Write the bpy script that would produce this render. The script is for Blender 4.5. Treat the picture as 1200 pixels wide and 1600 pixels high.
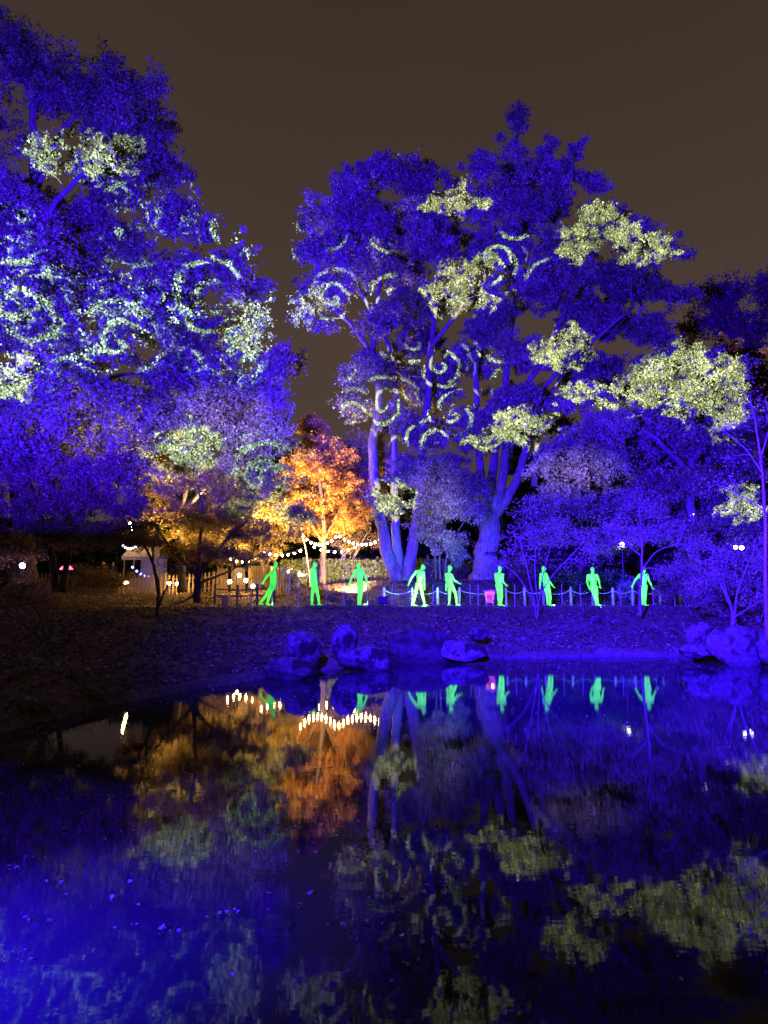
import bpy, bmesh, math, random
import numpy as np
from mathutils import Vector, Matrix, Euler

R = math.radians
scene = bpy.context.scene
col = scene.collection
for o in list(bpy.data.objects):
    bpy.data.objects.remove(o)

# ------------------------------------------------------------------ camera
F = 1130.0                       # focal length in photo pixels (1200 wide)
CAM = np.array([0.0, 0.0, 2.0])  # eye 2 m above the pond
PITCH = math.atan(120 / F)
cam_d = bpy.data.cameras.new('camera')
cam = bpy.data.objects.new('camera', cam_d)
col.objects.link(cam)
cam_d.sensor_fit = 'HORIZONTAL'
cam_d.sensor_width = 36.0
cam_d.lens = 36.0 * F / 1200
cam_d.clip_start = 0.1
cam_d.clip_end = 2000
cam.location = CAM
cam.rotation_euler = (R(90) + PITCH, 0, 0)
scene.camera = cam

# ------------------------------------------------------------------ world: city glow on low cloud
world = bpy.data.worlds.new('World')
scene.world = world
world.use_nodes = True
wn, wl = world.node_tree.nodes, world.node_tree.links
wn.clear()
wo = wn.new('ShaderNodeOutputWorld')
wb = wn.new('ShaderNodeBackground')
wt = wn.new('ShaderNodeTexCoord')
ws = wn.new('ShaderNodeSeparateXYZ')
wr = wn.new('ShaderNodeValToRGB')
wz = wn.new('ShaderNodeTexNoise')
wz.inputs['Scale'].default_value = 1.6
wz.inputs['Detail'].default_value = 3
wm = wn.new('ShaderNodeMath'); wm.operation = 'MULTIPLY_ADD'
wm.inputs[1].default_value = 0.22
wl.new(wt.outputs['Generated'], ws.inputs[0])
wl.new(wt.outputs['Generated'], wz.inputs['Vector'])
wl.new(wz.outputs['Fac'], wm.inputs[0])
wl.new(ws.outputs['Z'], wm.inputs[2])
wl.new(wm.outputs[0], wr.inputs[0])
e = wr.color_ramp.elements
e[0].position = 0.05; e[0].color = (0.056, 0.038, 0.034, 1)
e[1].position = 0.85; e[1].color = (0.030, 0.019, 0.013, 1)
m_ = wr.color_ramp.elements.new(0.45); m_.color = (0.054, 0.036, 0.028, 1)
wl.new(wr.outputs[0], wb.inputs['Color'])
wb.inputs['Strength'].default_value = 1.32
wl.new(wb.outputs[0], wo.inputs[0])

vs = scene.view_settings
vs.view_transform = 'Standard'
vs.look = 'None'
vs.exposure = 0.0
vs.gamma = 1.0
scene.render.engine = 'CYCLES'
cy = scene.cycles
cy.max_bounces = 5
cy.diffuse_bounces = 2
cy.glossy_bounces = 3
cy.transmission_bounces = 2
cy.transparent_max_bounces = 4
cy.caustics_reflective = False
cy.caustics_refractive = False
cy.sample_clamp_indirect = 4.0
cy.use_denoising = True

# ------------------------------------------------------------------ pixel -> place
_cp, _sp = math.cos(PITCH), math.sin(PITCH)


def P(px, py, Y):
    u = (px - 600) / F
    v = (800 - py) / F
    dy = _cp - v * _sp
    dz = _sp + v * _cp
    k = Y / dy
    return np.array([u * k, Y, CAM[2] + dz * k])


def PX(px, Y, py=930):
    return P(px, py, Y)[0]


# shoreline of the pond's far side, as y for each x
_sx = np.array([-14, -10, -8, -6.5, -5.4, -4.75, -3.9, -2.75, -1.2, 0.0, 1.9, 5.5, 9.4, 10.8, 14, 18, 22])
_sy = np.array([-2, 2, 4, 7, 10, 12.6, 14.6, 16.6, 18.6, 20.0, 21.0, 21.8, 22.0, 20.6, 18, 12, -2])


def _hash(a, b):
    return np.sin(a * 1.7 + 0.6 * np.sin(b * 1.3)) * np.sin(b * 1.9 + 0.8 * np.sin(a * 0.7))


def ground_h(x, y):
    x = np.asarray(x, float); y = np.asarray(y, float)
    ys = np.interp(x, _sx, _sy) + 0.18 * np.sin(x * 2.3) + 0.1 * np.sin(x * 5.1 + 1)
    d = y - ys
    L = np.maximum(29.0 - ys, 3.0)
    s = np.clip(d / L, 0, 1)
    bank = 0.10 + 1.16 * (1 - (1 - s) ** 1.35)
    under = -0.7 * np.clip(-d / 1.5, 0, 1)
    h = np.where(d > 0, bank, under + 0.10 * np.clip(1 + d / 0.25, 0, 1))
    # mound behind the path
    w = 0.45 + 0.75 * np.exp(-((x - 2.5) / 7.0) ** 2)
    t = np.clip((y - 31.3) / 4.2, 0, 1)
    h = h + w * (t * t * (3 - 2 * t))
    off = np.clip(d / 2.0, 0, 1) * np.where((y > 28.6) & (y < 31.4), 0.25, 1.0)
    h = h + 0.05 * _hash(x, y) * off + 0.02 * _hash(x * 4.1, y * 3.7) * off
    # near side where the viewer stands
    near = np.clip((1.6 - y) / 1.2, 0, 1)
    h = np.maximum(h, -0.7 + near * 1.1)
    return h


def G(x, y):
    return float(ground_h(x, y))


def on_ground(px, Y):
    x = PX(px, Y)
    return np.array([x, Y, G(x, Y)])


# ------------------------------------------------------------------ nodes
def mat(name):
    m = bpy.data.materials.new(name)
    m.use_nodes = True
    n = m.node_tree.nodes
    n.clear()
    out = n.new('ShaderNodeOutputMaterial')
    return m, n, m.node_tree.links, out


def simple(name, c, rough=0.7, metal=0.0, noise=0.25, scale=8.0, bump=0.0, spec=0.4):
    m, n, l, out = mat(name)
    b = n.new('ShaderNodeBsdfPrincipled')
    b.inputs['Roughness'].default_value = rough
    b.inputs['Metallic'].default_value = metal
    b.inputs['Specular IOR Level'].default_value = spec
    tc = n.new('ShaderNodeTexCoord')
    tx = n.new('ShaderNodeTexNoise')
    tx.inputs['Scale'].default_value = scale
    tx.inputs['Detail'].default_value = 5
    l.new(tc.outputs['Object'], tx.inputs['Vector'])
    r = n.new('ShaderNodeValToRGB')
    r.color_ramp.elements[0].position = 0.3
    r.color_ramp.elements[1].position = 0.7
    r.color_ramp.elements[0].color = tuple(x * (1 - noise) for x in c) + (1,)
    r.color_ramp.elements[1].color = tuple(min(1, x * (1 + noise)) for x in c) + (1,)
    l.new(tx.outputs['Fac'], r.inputs[0])
    l.new(r.outputs[0], b.inputs['Base Color'])
    if bump:
        bp = n.new('ShaderNodeBump')
        bp.inputs['Strength'].default_value = 0.8
        bp.inputs['Distance'].default_value = bump
        l.new(tx.outputs['Fac'], bp.inputs['Height'])
        l.new(bp.outputs[0], b.inputs['Normal'])
    l.new(b.outputs[0], out.inputs[0])
    return m


def emit(name, c, s, noise=0.0):
    m, n, l, out = mat(name)
    em = n.new('ShaderNodeEmission')
    em.inputs['Color'].default_value = tuple(c) + (1,)
    em.inputs['Strength'].default_value = s
    l.new(em.outputs[0], out.inputs[0])
    return m


def leaf_mat(name, stops, trans=0.22, gloss=0.06):
    """stops: list of (pos, colour); every leaf carries its own random 'tint'."""
    m, n, l, out = mat(name)
    at = n.new('ShaderNodeAttribute'); at.attribute_name = 'tint'
    r = n.new('ShaderNodeValToRGB')
    els = r.color_ramp.elements
    els[0].position, els[0].color = stops[0][0], tuple(stops[0][1]) + (1,)
    els[1].position, els[1].color = stops[-1][0], tuple(stops[-1][1]) + (1,)
    for p, c in stops[1:-1]:
        q = els.new(p); q.color = tuple(c) + (1,)
    l.new(at.outputs['Fac'], r.inputs[0])
    d = n.new('ShaderNodeBsdfDiffuse')
    t = n.new('ShaderNodeBsdfTranslucent')
    mx = n.new('ShaderNodeMixShader'); mx.inputs[0].default_value = trans
    l.new(r.outputs[0], d.inputs['Color']); l.new(r.outputs[0], t.inputs['Color'])
    l.new(d.outputs[0], mx.inputs[1]); l.new(t.outputs[0], mx.inputs[2])
    g = n.new('ShaderNodeBsdfGlossy'); g.inputs['Roughness'].default_value = 0.45
    g.inputs['Color'].default_value = (0.6, 0.6, 0.6, 1)
    mg = n.new('ShaderNodeMixShader'); mg.inputs[0].default_value = gloss
    l.new(mx.outputs[0], mg.inputs[1]); l.new(g.outputs[0], mg.inputs[2])
    l.new(mg.outputs[0], out.inputs[0])
    return m


def bark_mat(name, c0, c1):
    m, n, l, out = mat(name)
    b = n.new('ShaderNodeBsdfPrincipled'); b.inputs['Roughness'].default_value = 0.9
    b.inputs['Specular IOR Level'].default_value = 0.2
    tc = n.new('ShaderNodeTexCoord')
    mp = n.new('ShaderNodeMapping'); mp.inputs['Scale'].default_value = (9, 9, 1.6)
    tx = n.new('ShaderNodeTexNoise'); tx.inputs['Scale'].default_value = 1.4
    tx.inputs['Detail'].default_value = 8; tx.inputs['Roughness'].default_value = 0.65
    l.new(tc.outputs['Object'], mp.inputs[0]); l.new(mp.outputs[0], tx.inputs['Vector'])
    r = n.new('ShaderNodeValToRGB')
    r.color_ramp.elements[0].position = 0.33; r.color_ramp.elements[0].color = tuple(c0) + (1,)
    r.color_ramp.elements[1].position = 0.66; r.color_ramp.elements[1].color = tuple(c1) + (1,)
    l.new(tx.outputs['Fac'], r.inputs[0]); l.new(r.outputs[0], b.inputs['Base Color'])
    bp = n.new('ShaderNodeBump'); bp.inputs['Strength'].default_value = 0.9
    bp.inputs['Distance'].default_value = 0.09
    l.new(tx.outputs['Fac'], bp.inputs['Height']); l.new(bp.outputs[0], b.inputs['Normal'])
    l.new(b.outputs[0], out.inputs[0])
    return m


# ------------------------------------------------------------------ lights
def aim(o, loc, target):
    d = Vector(np.asarray(target, float) - np.asarray(loc, float))
    o.location = Vector(loc)
    o.rotation_euler = d.to_track_quat('-Z', 'Y').to_euler()


def spot(name, loc, target, watts, colour, cone, blend=0.4, size=0.03):
    ld = bpy.data.lights.new(name, 'SPOT')
    ld.energy = watts; ld.color = colour
    ld.spot_size = R(cone); ld.spot_blend = blend
    ld.shadow_soft_size = size
    o = bpy.data.objects.new(name, ld)
    col.objects.link(o)
    aim(o, loc, target)
    return o


def point(name, loc, watts, colour, size=0.06, parent=None):
    ld = bpy.data.lights.new(name, 'POINT')
    ld.energy = watts; ld.color = colour; ld.shadow_soft_size = size
    o = bpy.data.objects.new(name, ld)
    col.objects.link(o)
    o.location = Vector(loc)
    return o


BLUE = (0.029, 0.003, 1.0)


def projector(name, loc, target, watts, cone, patches, spirals, sscale, seed, vlo, vhi, ulo=None, uhi=None,
              pale=(0.86, 1.0, 0.95), pale_k=1.0, blue_k=1.0, swirl=(0.40, 0.50, 0.52), dark=(), mottle=(), lav=()):
    """A slide projector: blue slide with pale foliage-like patches and scrolls cut in it.
    patches / spirals: (px, py, rx, ry, depth) rough places the slide's motifs land on."""
    o = spot(name, loc, target, watts, (1, 1, 1), cone, 0.08, 0.02)
    q = Vector(np.asarray(target, float) - np.asarray(loc, float)).to_track_quat('-Z', 'Y').to_matrix()
    X, Yv, Fw = q @ Vector((1, 0, 0)), q @ Vector((0, 1, 0)), q @ Vector((0, 0, -1))
    loc = np.asarray(loc, float)

    def uv(p):
        d = Vector(np.asarray(p) - loc)
        f = d.dot(Fw)
        return d.dot(X) / f, d.dot(Yv) / f, f

    ld = o.data
    ld.use_nodes = True
    n, l = ld.node_tree.nodes, ld.node_tree.links
    n.clear()
    out = n.new('ShaderNodeOutputLight')
    em = n.new('ShaderNodeEmission')
    l.new(em.outputs[0], out.inputs[0])
    ge = n.new('ShaderNodeNewGeometry')

    def dot(v):
        k = n.new('ShaderNodeVectorMath'); k.operation = 'DOT_PRODUCT'
        l.new(ge.outputs['Incoming'], k.inputs[0]); k.inputs[1].default_value = v
        return k.outputs['Value']

    def M(op, a, b=None, c=None, clamp=False):
        k = n.new('ShaderNodeMath'); k.operation = op; k.use_clamp = clamp
        for i, s in enumerate((a, b, c)):
            if s is None:
                continue
            if isinstance(s, (int, float)):
                k.inputs[i].default_value = s
            else:
                l.new(s, k.inputs[i])
        return k.outputs[0]

    def VM(op, a, b=None, c=None):
        k = n.new('ShaderNodeVectorMath'); k.operation = op
        for i, s in enumerate((a, b, c)):
            if s is None:
                continue
            if isinstance(s, tuple):
                k.inputs[i].default_value = s
            else:
                l.new(s, k.inputs[i])
        return k

    f = dot(Fw)
    u = M('DIVIDE', dot(X), f)
    v = M('DIVIDE', dot(Yv), f)
    cb = n.new('ShaderNodeCombineXYZ')
    l.new(u, cb.inputs[0]); l.new(v, cb.inputs[1]); cb.inputs[2].default_value = seed
    nz = n.new('ShaderNodeTexNoise'); nz.inputs['Scale'].default_value = 28
    nz.inputs['Detail'].default_value = 5
    nz.inputs['Roughness'].default_value = 0.6
    l.new(cb.outputs[0], nz.inputs['Vector'])
    ctr = VM('SUBTRACT', nz.outputs['Color'], (0.5, 0.5, 0.5))
    warp = VM('MULTIPLY_ADD', ctr.outputs[0], (0.11, 0.11, 0.0), cb.outputs[0]).outputs[0]
    warp2 = VM('MULTIPLY_ADD', ctr.outputs[0], (0.016, 0.016, 0.0), cb.outputs[0]).outputs[0]

    def union(items, src, zero_z=True):
        best = None
        for (px, py, rx, ry, dep) in items:
            cu, cv, ff = uv(P(px, py, dep))
            # radii carried to the slide through the real sizes at that depth
            su, sv = rx * dep / F / ff, ry * dep / F / ff
            k = VM('MULTIPLY_ADD', src, (1 / su, 1 / sv, 0.0), (-cu / su, -cv / sv, 0.0))
            d = VM('LENGTH', k.outputs[0]).outputs['Value']
            best = d if best is None else M('MINIMUM', best, d)
        return best

    dmin = union(patches, warp)
    fz = n.new('ShaderNodeTexNoise'); fz.inputs['Scale'].default_value = 90; fz.inputs['Detail'].default_value = 2
    l.new(cb.outputs[0], fz.inputs['Vector'])
    pm = M('MULTIPLY', M('MULTIPLY_ADD', dmin, -9.0, 9.5, clamp=True), M('MULTIPLY_ADD', fz.outputs['Fac'], 7.0, -2.4, clamp=True))
    # scrolls
    if spirals:
        dm = union(spirals, warp2)
        reg = M('MULTIPLY_ADD', dm, -5.0, 5.5, clamp=True)
        sc_ = VM('MULTIPLY', warp2, (sscale, sscale, 0.0)).outputs[0]
        vo = n.new('ShaderNodeTexVoronoi'); vo.voronoi_dimensions = '2D'
        vo.inputs['Scale'].default_value = 1.0
        vo.inputs['Randomness'].default_value = 0.75
        l.new(sc_, vo.inputs['Vector'])
        lo = VM('SUBTRACT', sc_, vo.outputs['Position']).outputs[0]
        sx = n.new('ShaderNodeSeparateXYZ'); l.new(lo, sx.inputs[0])
        ang = M('ARCTAN2', sx.outputs[1], sx.outputs[0])
        rad = vo.outputs['Distance']
        wv = M('SINE', M('MULTIPLY_ADD', rad, 26.0, ang))
        ln = M('MULTIPLY_ADD', wv, 6.0, -3.6, clamp=True)
        edge = M('MULTIPLY_ADD', rad, -12.0, 6.6, clamp=True)
        sp = M('MULTIPLY', M('MULTIPLY', ln, edge), reg)
    else:
        sp = None
    if mottle:
        mm = n.new('ShaderNodeTexNoise'); mm.inputs['Scale'].default_value = 52
        mm.inputs['Detail'].default_value = 4; mm.inputs['Roughness'].default_value = 0.62; mm.inputs['Distortion'].default_value = 1.2
        l.new(cb.outputs[0], mm.inputs['Vector'])
        mreg = M('MULTIPLY_ADD', union(mottle, warp), -4.0, 4.4, clamp=True)
        mo = M('MULTIPLY', M('MULTIPLY_ADD', mm.outputs['Fac'], 14.0, -7.7, clamp=True), mreg)
        sp = mo if sp is None else M('MAXIMUM', sp, mo)
    # brightness of the blue field: the slide's edges
    lim = None
    for s, lo_, hi_ in ((v, vlo, vhi), (u, ulo, uhi)):
        for edge_, sign in ((lo_, 1), (hi_, -1)):
            if edge_ is None:
                continue
            at_, width = edge_
            k = M('MULTIPLY_ADD', s, sign / width, -sign * at_ / width, clamp=True)
            lim = k if lim is None else M('MULTIPLY', lim, k)
    if dark:
        dk = M('MULTIPLY_ADD', union(dark, warp2), 2.2, -1.5, clamp=True)
        lim = dk if lim is None else M('MULTIPLY', lim, dk)
    nb = n.new('ShaderNodeTexNoise'); nb.inputs['Scale'].default_value = 7
    nb.inputs['Detail'].default_value = 2
    l.new(cb.outputs[0], nb.inputs['Vector'])
    bl = M('MULTIPLY', M('MULTIPLY_ADD', nb.outputs['Fac'], 1.5, 0.05), blue_k)
    mix1 = n.new('ShaderNodeMix'); mix1.data_type = 'RGBA'
    cA = VM('SCALE', BLUE); l.new(bl, cA.inputs['Scale'])
    if lav:
        lf = M('MULTIPLY_ADD', union(lav, warp2), -1.3, 1.5, clamp=True)  # lavender tinted into the slide in place of pale spill from the path
        ml = n.new('ShaderNodeMix'); ml.data_type = 'RGBA'
        l.new(lf, ml.inputs['Factor']); ml.inputs[6].default_value = BLUE + (1,); ml.inputs[7].default_value = (0.17, 0.10, 0.85, 1)
        l.new(ml.outputs[2], cA.inputs[0])
    cur = cA.outputs[0]
    if sp is not None:
        mixs = n.new('ShaderNodeMix'); mixs.data_type = 'RGBA'
        l.new(sp, mixs.inputs['Factor']); l.new(cur, mixs.inputs[6])
        mixs.inputs[7].default_value = tuple(c * pale_k for c in swirl) + (1,)
        cur = mixs.outputs[2]
    l.new(pm, mix1.inputs['Factor']); l.new(cur, mix1.inputs[6])
    pv_ = VM('SCALE', tuple(c * pale_k for c in pale)); l.new(M('MULTIPLY_ADD', nz.outputs['Fac'], 2.2, -0.15), pv_.inputs['Scale'])
    l.new(pv_.outputs[0], mix1.inputs[7])
    cur = mix1.outputs[2]
    if lim is not None:
        cL = VM('SCALE', cur); l.new(lim, cL.inputs['Scale'])
        cur = cL.outputs[0]
    l.new(cur, em.inputs['Color'])
    em.inputs['Strength'].default_value = 1.0
    return o, uv


def flood_mask(o, vlo, vhi, ulo):
    """strength mask added to keep a flood off the water below, the crowns above and, gradually, the left"""
    q = o.rotation_euler.to_matrix()
    ld = o.data
    ld.use_nodes = True
    n, l = ld.node_tree.nodes, ld.node_tree.links
    em = next(k for k in n if k.type == 'EMISSION')
    ge = n.new('ShaderNodeNewGeometry')

    def dot(v):
        k = n.new('ShaderNodeVectorMath'); k.operation = 'DOT_PRODUCT'
        l.new(ge.outputs['Incoming'], k.inputs[0]); k.inputs[1].default_value = q @ Vector(v)
        return k.outputs['Value']
    fw = dot((0, 0, -1))
    cur = None
    for ax, (at_, width), sign in (((0, 1, 0), vlo, 1), ((0, 1, 0), vhi, -1), ((1, 0, 0), ulo, 1)):
        d = n.new('ShaderNodeMath'); d.operation = 'DIVIDE'
        l.new(dot(ax), d.inputs[0]); l.new(fw, d.inputs[1])
        k = n.new('ShaderNodeMath'); k.operation = 'MULTIPLY_ADD'; k.use_clamp = True
        l.new(d.outputs[0], k.inputs[0]); k.inputs[1].default_value = sign / width; k.inputs[2].default_value = -sign * at_ / width
        if cur is None:
            cur = k.outputs[0]
        else:
            m = n.new('ShaderNodeMath'); m.operation = 'MULTIPLY'
            l.new(cur, m.inputs[0]); l.new(k.outputs[0], m.inputs[1]); cur = m.outputs[0]
    l.new(cur, em.inputs['Strength'])  # added mask shapes the beam; no flaps are built
    return o


# slide projector for the big left tree, standing on the near shore left of the viewer
A_LOC = (-6.0, 0.5, 1.8)
A_T = P(150, 420, 27)
A_patches = [(70, 240, 34, 44, 25), (145, 245, 44, 42, 25), (385, 510, 40, 46, 26), (268, 700, 48, 36, 26),
             (8, 590, 26, 40, 24)]
A_spir = [(200, 500, 170, 85, 25), (60, 470, 110, 70, 25), (330, 560, 70, 50, 26), (410, 730, 45, 80, 30),
          (350, 390, 60, 50, 26)]
# bank of two projectors: the second covers the middle and the right
B_LOC = (-4.2, 0.2, 1.8)
B_T = P(850, 560, 34)
B_patches = [(715, 450, 58, 44, 34), (765, 465, 40, 18, 34), (930, 360, 58, 40, 34), (1000, 385, 58, 30, 34), (1055, 392, 16, 14, 34),
             (815, 668, 58, 32, 33), (760, 690, 34, 18, 33), (1060, 590, 92, 50, 31), (1120, 620, 54, 56, 31),
             (1000, 605, 60, 22, 31), (950, 610, 40, 14, 31), (605, 785, 34, 30, 33), (875, 540, 52, 30, 33),
             (715, 310, 52, 26, 34), (1150, 790, 46, 30, 28), (890, 618, 26, 12, 33), (500, 470, 22, 26, 34)]
B_spir = [(640, 620, 120, 78, 35), (560, 430, 60, 60, 35), (510, 480, 40, 40, 35), (730, 570, 50, 36, 35), (800, 400, 60, 40, 35)]

A_mott = [(130, 470, 170, 80, 25), (330, 540, 90, 60, 26), (40, 560, 90, 60, 25), (220, 330, 90, 40, 25), (400, 760, 50, 90, 30), (10, 380, 40, 60, 25)]
projector('projector_lamp', A_LOC, A_T, 330000, 62, A_patches, A_spir, 9.0, 3.1,
          vlo=(-0.37, 0.17), vhi=(0.36, 0.30), uhi=(0.34, 0.08), pale=(0.80, 0.98, 1.05), pale_k=0.95, blue_k=1.6, mottle=A_mott, swirl=(0.66, 0.95, 1.2),
          dark=[(330, 840, 110, 50, 30)], lav=[(350, 690, 110, 90, 29)])
projector('projector_lamp', B_LOC, B_T, 420000, 66, B_patches, B_spir, 13.0, 7.7,
          vlo=(-0.315, 0.06), vhi=(0.50, 0.16), ulo=(-0.385, 0.08), pale=(0.95, 1.0, 0.85), pale_k=0.80, blue_k=1.2, swirl=(0.85, 1.1, 1.2),
          dark=[(490, 770, 80, 110, 37), (560, 830, 50, 60, 37)], lav=[(685, 800, 56, 80, 34), (560, 640, 80, 70, 35), (900, 740, 80, 40, 32)])
# blue flood over the right-hand bank, and the spill over the near left water
flood_mask(spot('blue_floodlight_lamp', (-3.0, -1.0, 7.5), P(1040, 935, 27), 560000, BLUE, 74, 1.0, 0.05), (-0.42, 0.30), (0.19, 0.15), (-0.76, 0.74))
spot('blue_floodlight_lamp', (-4.6, 1.8, 2.0), (-3.0, 3.3, 0.0), 20000, BLUE, 54, 1.0, 0.06)


# ------------------------------------------------------------------ mesh helpers
class MB:
    """collects shapes into one mesh"""

    def __init__(self):
        self.v = []; self.f = []; self.n = 0; self.mi = []

    def add(self, verts, faces, mi=0):
        b = self.n
        self.v.append(np.asarray(verts, float).reshape(-1, 3))
        self.n += len(self.v[-1])
        for f in faces:
            self.f.append(tuple(i + b for i in f)); self.mi.append(mi)
        return self

    def box(self, c, s, rz=0, mi=0, taper=1.0, tilt=None):
        x, y, z = [k / 2 for k in s]
        p = np.array([(-x, -y, -z), (x, -y, -z), (x, y, -z), (-x, y, -z),
                      (-x * taper, -y * taper, z), (x * taper, -y * taper, z), (x * taper, y * taper, z), (-x * taper, y * taper, z)])
        if tilt:
            m = np.array(Euler(tilt).to_matrix()); p = p @ m.T
        if rz:
            cs, sn = math.cos(rz), math.sin(rz)
            p = np.stack([p[:, 0] * cs - p[:, 1] * sn, p[:, 0] * sn + p[:, 1] * cs, p[:, 2]], 1)
        return self.add(p + np.asarray(c, float), [(0, 3, 2, 1), (4, 5, 6, 7), (0, 1, 5, 4), (1, 2, 6, 5), (2, 3, 7, 6), (3, 0, 4, 7)], mi)

    def tube(self, pts, rad, sides=6, mi=0, cap=True):
        pts = np.asarray(pts, float)
        n = len(pts)
        rad = np.broadcast_to(np.asarray(rad, float), (n,))
        t = np.gradient(pts, axis=0)
        t /= np.linalg.norm(t, axis=1)[:, None] + 1e-9
        ref = np.array([0.31, 0.77, 0.55]) if abs(t[:, 2]).mean() > 0.5 else np.array([0.05, 0.1, 1.0])
        a = np.cross(t, ref); a /= np.linalg.norm(a, axis=1)[:, None] + 1e-9
        b = np.cross(t, a)
        th = np.arange(sides) * 2 * math.pi / sides
        ring = pts[:, None] + rad[:, None, None] * (np.cos(th)[None, :, None] * a[:, None] + np.sin(th)[None, :, None] * b[:, None])
        fs = []
        for i in range(n - 1):
            for k in range(sides):
                k2 = (k + 1) % sides
                fs.append((i * sides + k, i * sides + k2, (i + 1) * sides + k2, (i + 1) * sides + k))
        if cap:
            fs.append(tuple(range(sides))[::-1]); fs.append(tuple((n - 1) * sides + k for k in range(sides)))
        return self.add(ring.reshape(-1, 3), fs, mi)

    def ball(self, c, r, seg=10, rings=6, mi=0):
        r = np.broadcast_to(np.asarray(r, float), (3,))
        vs = [(0, 0, 1)]
        for i in range(1, rings):
            ph = math.pi * i / rings
            for k in range(seg):
                th = 2 * math.pi * k / seg
                vs.append((math.sin(ph) * math.cos(th), math.sin(ph) * math.sin(th), math.cos(ph)))
        vs.append((0, 0, -1))
        fs = []
        for k in range(seg):
            fs.append((0, 1 + k, 1 + (k + 1) % seg))
        for i in range(rings - 2):
            for k in range(seg):
                a = 1 + i * seg + k; b = 1 + i * seg + (k + 1) % seg
                fs.append((a, a + seg, b + seg, b))
        L = len(vs) - 1
        for k in range(seg):
            fs.append((L, 1 + (rings - 2) * seg + (k + 1) % seg, 1 + (rings - 2) * seg + k))
        return self.add(np.array(vs) * r + np.asarray(c, float), fs, mi)

    def lathe(self, c, prof, seg=14, mi=0):
        """prof: list of (r, z)"""
        vs = []; fs = []
        for r, z in prof:
            for k in range(seg):
                th = 2 * math.pi * k / seg
                vs.append((r * math.cos(th), r * math.sin(th), z))
        for i in range(len(prof) - 1):
            for k in range(seg):
                k2 = (k + 1) % seg
                fs.append((i * seg + k, i * seg + k2, (i + 1) * seg + k2, (i + 1) * seg + k))
        fs.append(tuple(range(seg))[::-1]); fs.append(tuple((len(prof) - 1) * seg + k for k in range(seg)))
        return self.add(np.array(vs) + np.asarray(c, float), fs, mi)

    def mesh(self, name, mats, smooth=False):
        me = bpy.data.meshes.new(name)
        me.from_pydata(np.concatenate(self.v).tolist() if self.v else [], [], self.f)
        for m in (mats if isinstance(mats, (list, tuple)) else [mats]):
            me.materials.append(m)
        if isinstance(mats, (list, tuple)) and len(mats) > 1:
            me.polygons.foreach_set('material_index', self.mi)
        if smooth:
            me.polygons.foreach_set('use_smooth', [True] * len(me.polygons))
        me.update()
        return me

    def build(self, name, mats, parent=None, smooth=False):
        return link(name, self.mesh(name, mats, smooth), parent)


def link(name, me, parent=None, loc=None, rz=None):
    o = bpy.data.objects.new(name, me)
    col.objects.link(o)
    if parent is not None:
        o.parent = parent
    if loc is not None:
        o.location = Vector(loc)
    if rz is not None:
        o.rotation_euler = (0, 0, rz)
    return o


def tag(o, label, cat, group=None):
    o['label'] = label
    o['category'] = cat
    if group:
        o['group'] = group
    return o


def thing(name, label, cat, loc=(0, 0, 0), rz=0, group=None):
    o = link(name, None, None, loc, rz)
    o.empty_display_size = 0.3
    return tag(o, label, cat, group)


def struct(o, kind='structure', label=None):
    o['kind'] = kind
    if label:
        o['label'] = label
    return o


def quads_mesh(name, verts, material, tint):
    """verts (N,4,3) -> mesh of N quads, with a random tint carried on every vertex"""
    N, K = verts.shape[:2]
    me = bpy.data.meshes.new(name)
    me.vertices.add(K * N)
    me.vertices.foreach_set('co', np.ascontiguousarray(verts, dtype=np.float32).ravel())
    me.loops.add(K * N)
    me.loops.foreach_set('vertex_index', np.arange(K * N, dtype=np.int32))
    me.polygons.add(N)
    me.polygons.foreach_set('loop_start', np.arange(0, K * N, K, dtype=np.int32))
    a = me.attributes.new('tint', 'FLOAT', 'POINT')
    a.data.foreach_set('value', np.repeat(tint.astype(np.float32), K))
    me.materials.append(material)
    me.update(calc_edges=True)
    return me


def leaf_quads(rng, c, size, flat=0.35, up=0.4, tri=False):
    """kite-shaped, slightly folded leaves round centres c (N,3)"""
    N = len(c)
    nrm = rng.normal(size=(N, 3)); nrm[:, 2] += up; nrm[:, 1] -= 0.35
    nrm /= np.linalg.norm(nrm, axis=1)[:, None]
    d = rng.normal(size=(N, 3)); d[:, 2] -= 0.3
    d -= nrm * (d * nrm).sum(1)[:, None]
    d /= np.linalg.norm(d, axis=1)[:, None] + 1e-9
    s = np.cross(nrm, d)
    L = (size * rng.uniform(0.6, 1.35, N))[:, None]
    W = L * rng.uniform(0.32, 0.5, N)[:, None]
    fold = nrm * L * 0.18
    base = c - d * L * 0.5
    tip = c + d * L * 0.5
    mid = c - d * L * 0.06
    if tri:
        return np.stack([base, tip + s * W * 0.75, mid + d * L * 0.2 - s * W * 1.25], 1)
    return np.stack([base, mid + s * W + fold, tip, mid - s * W + fold], 1)


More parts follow.
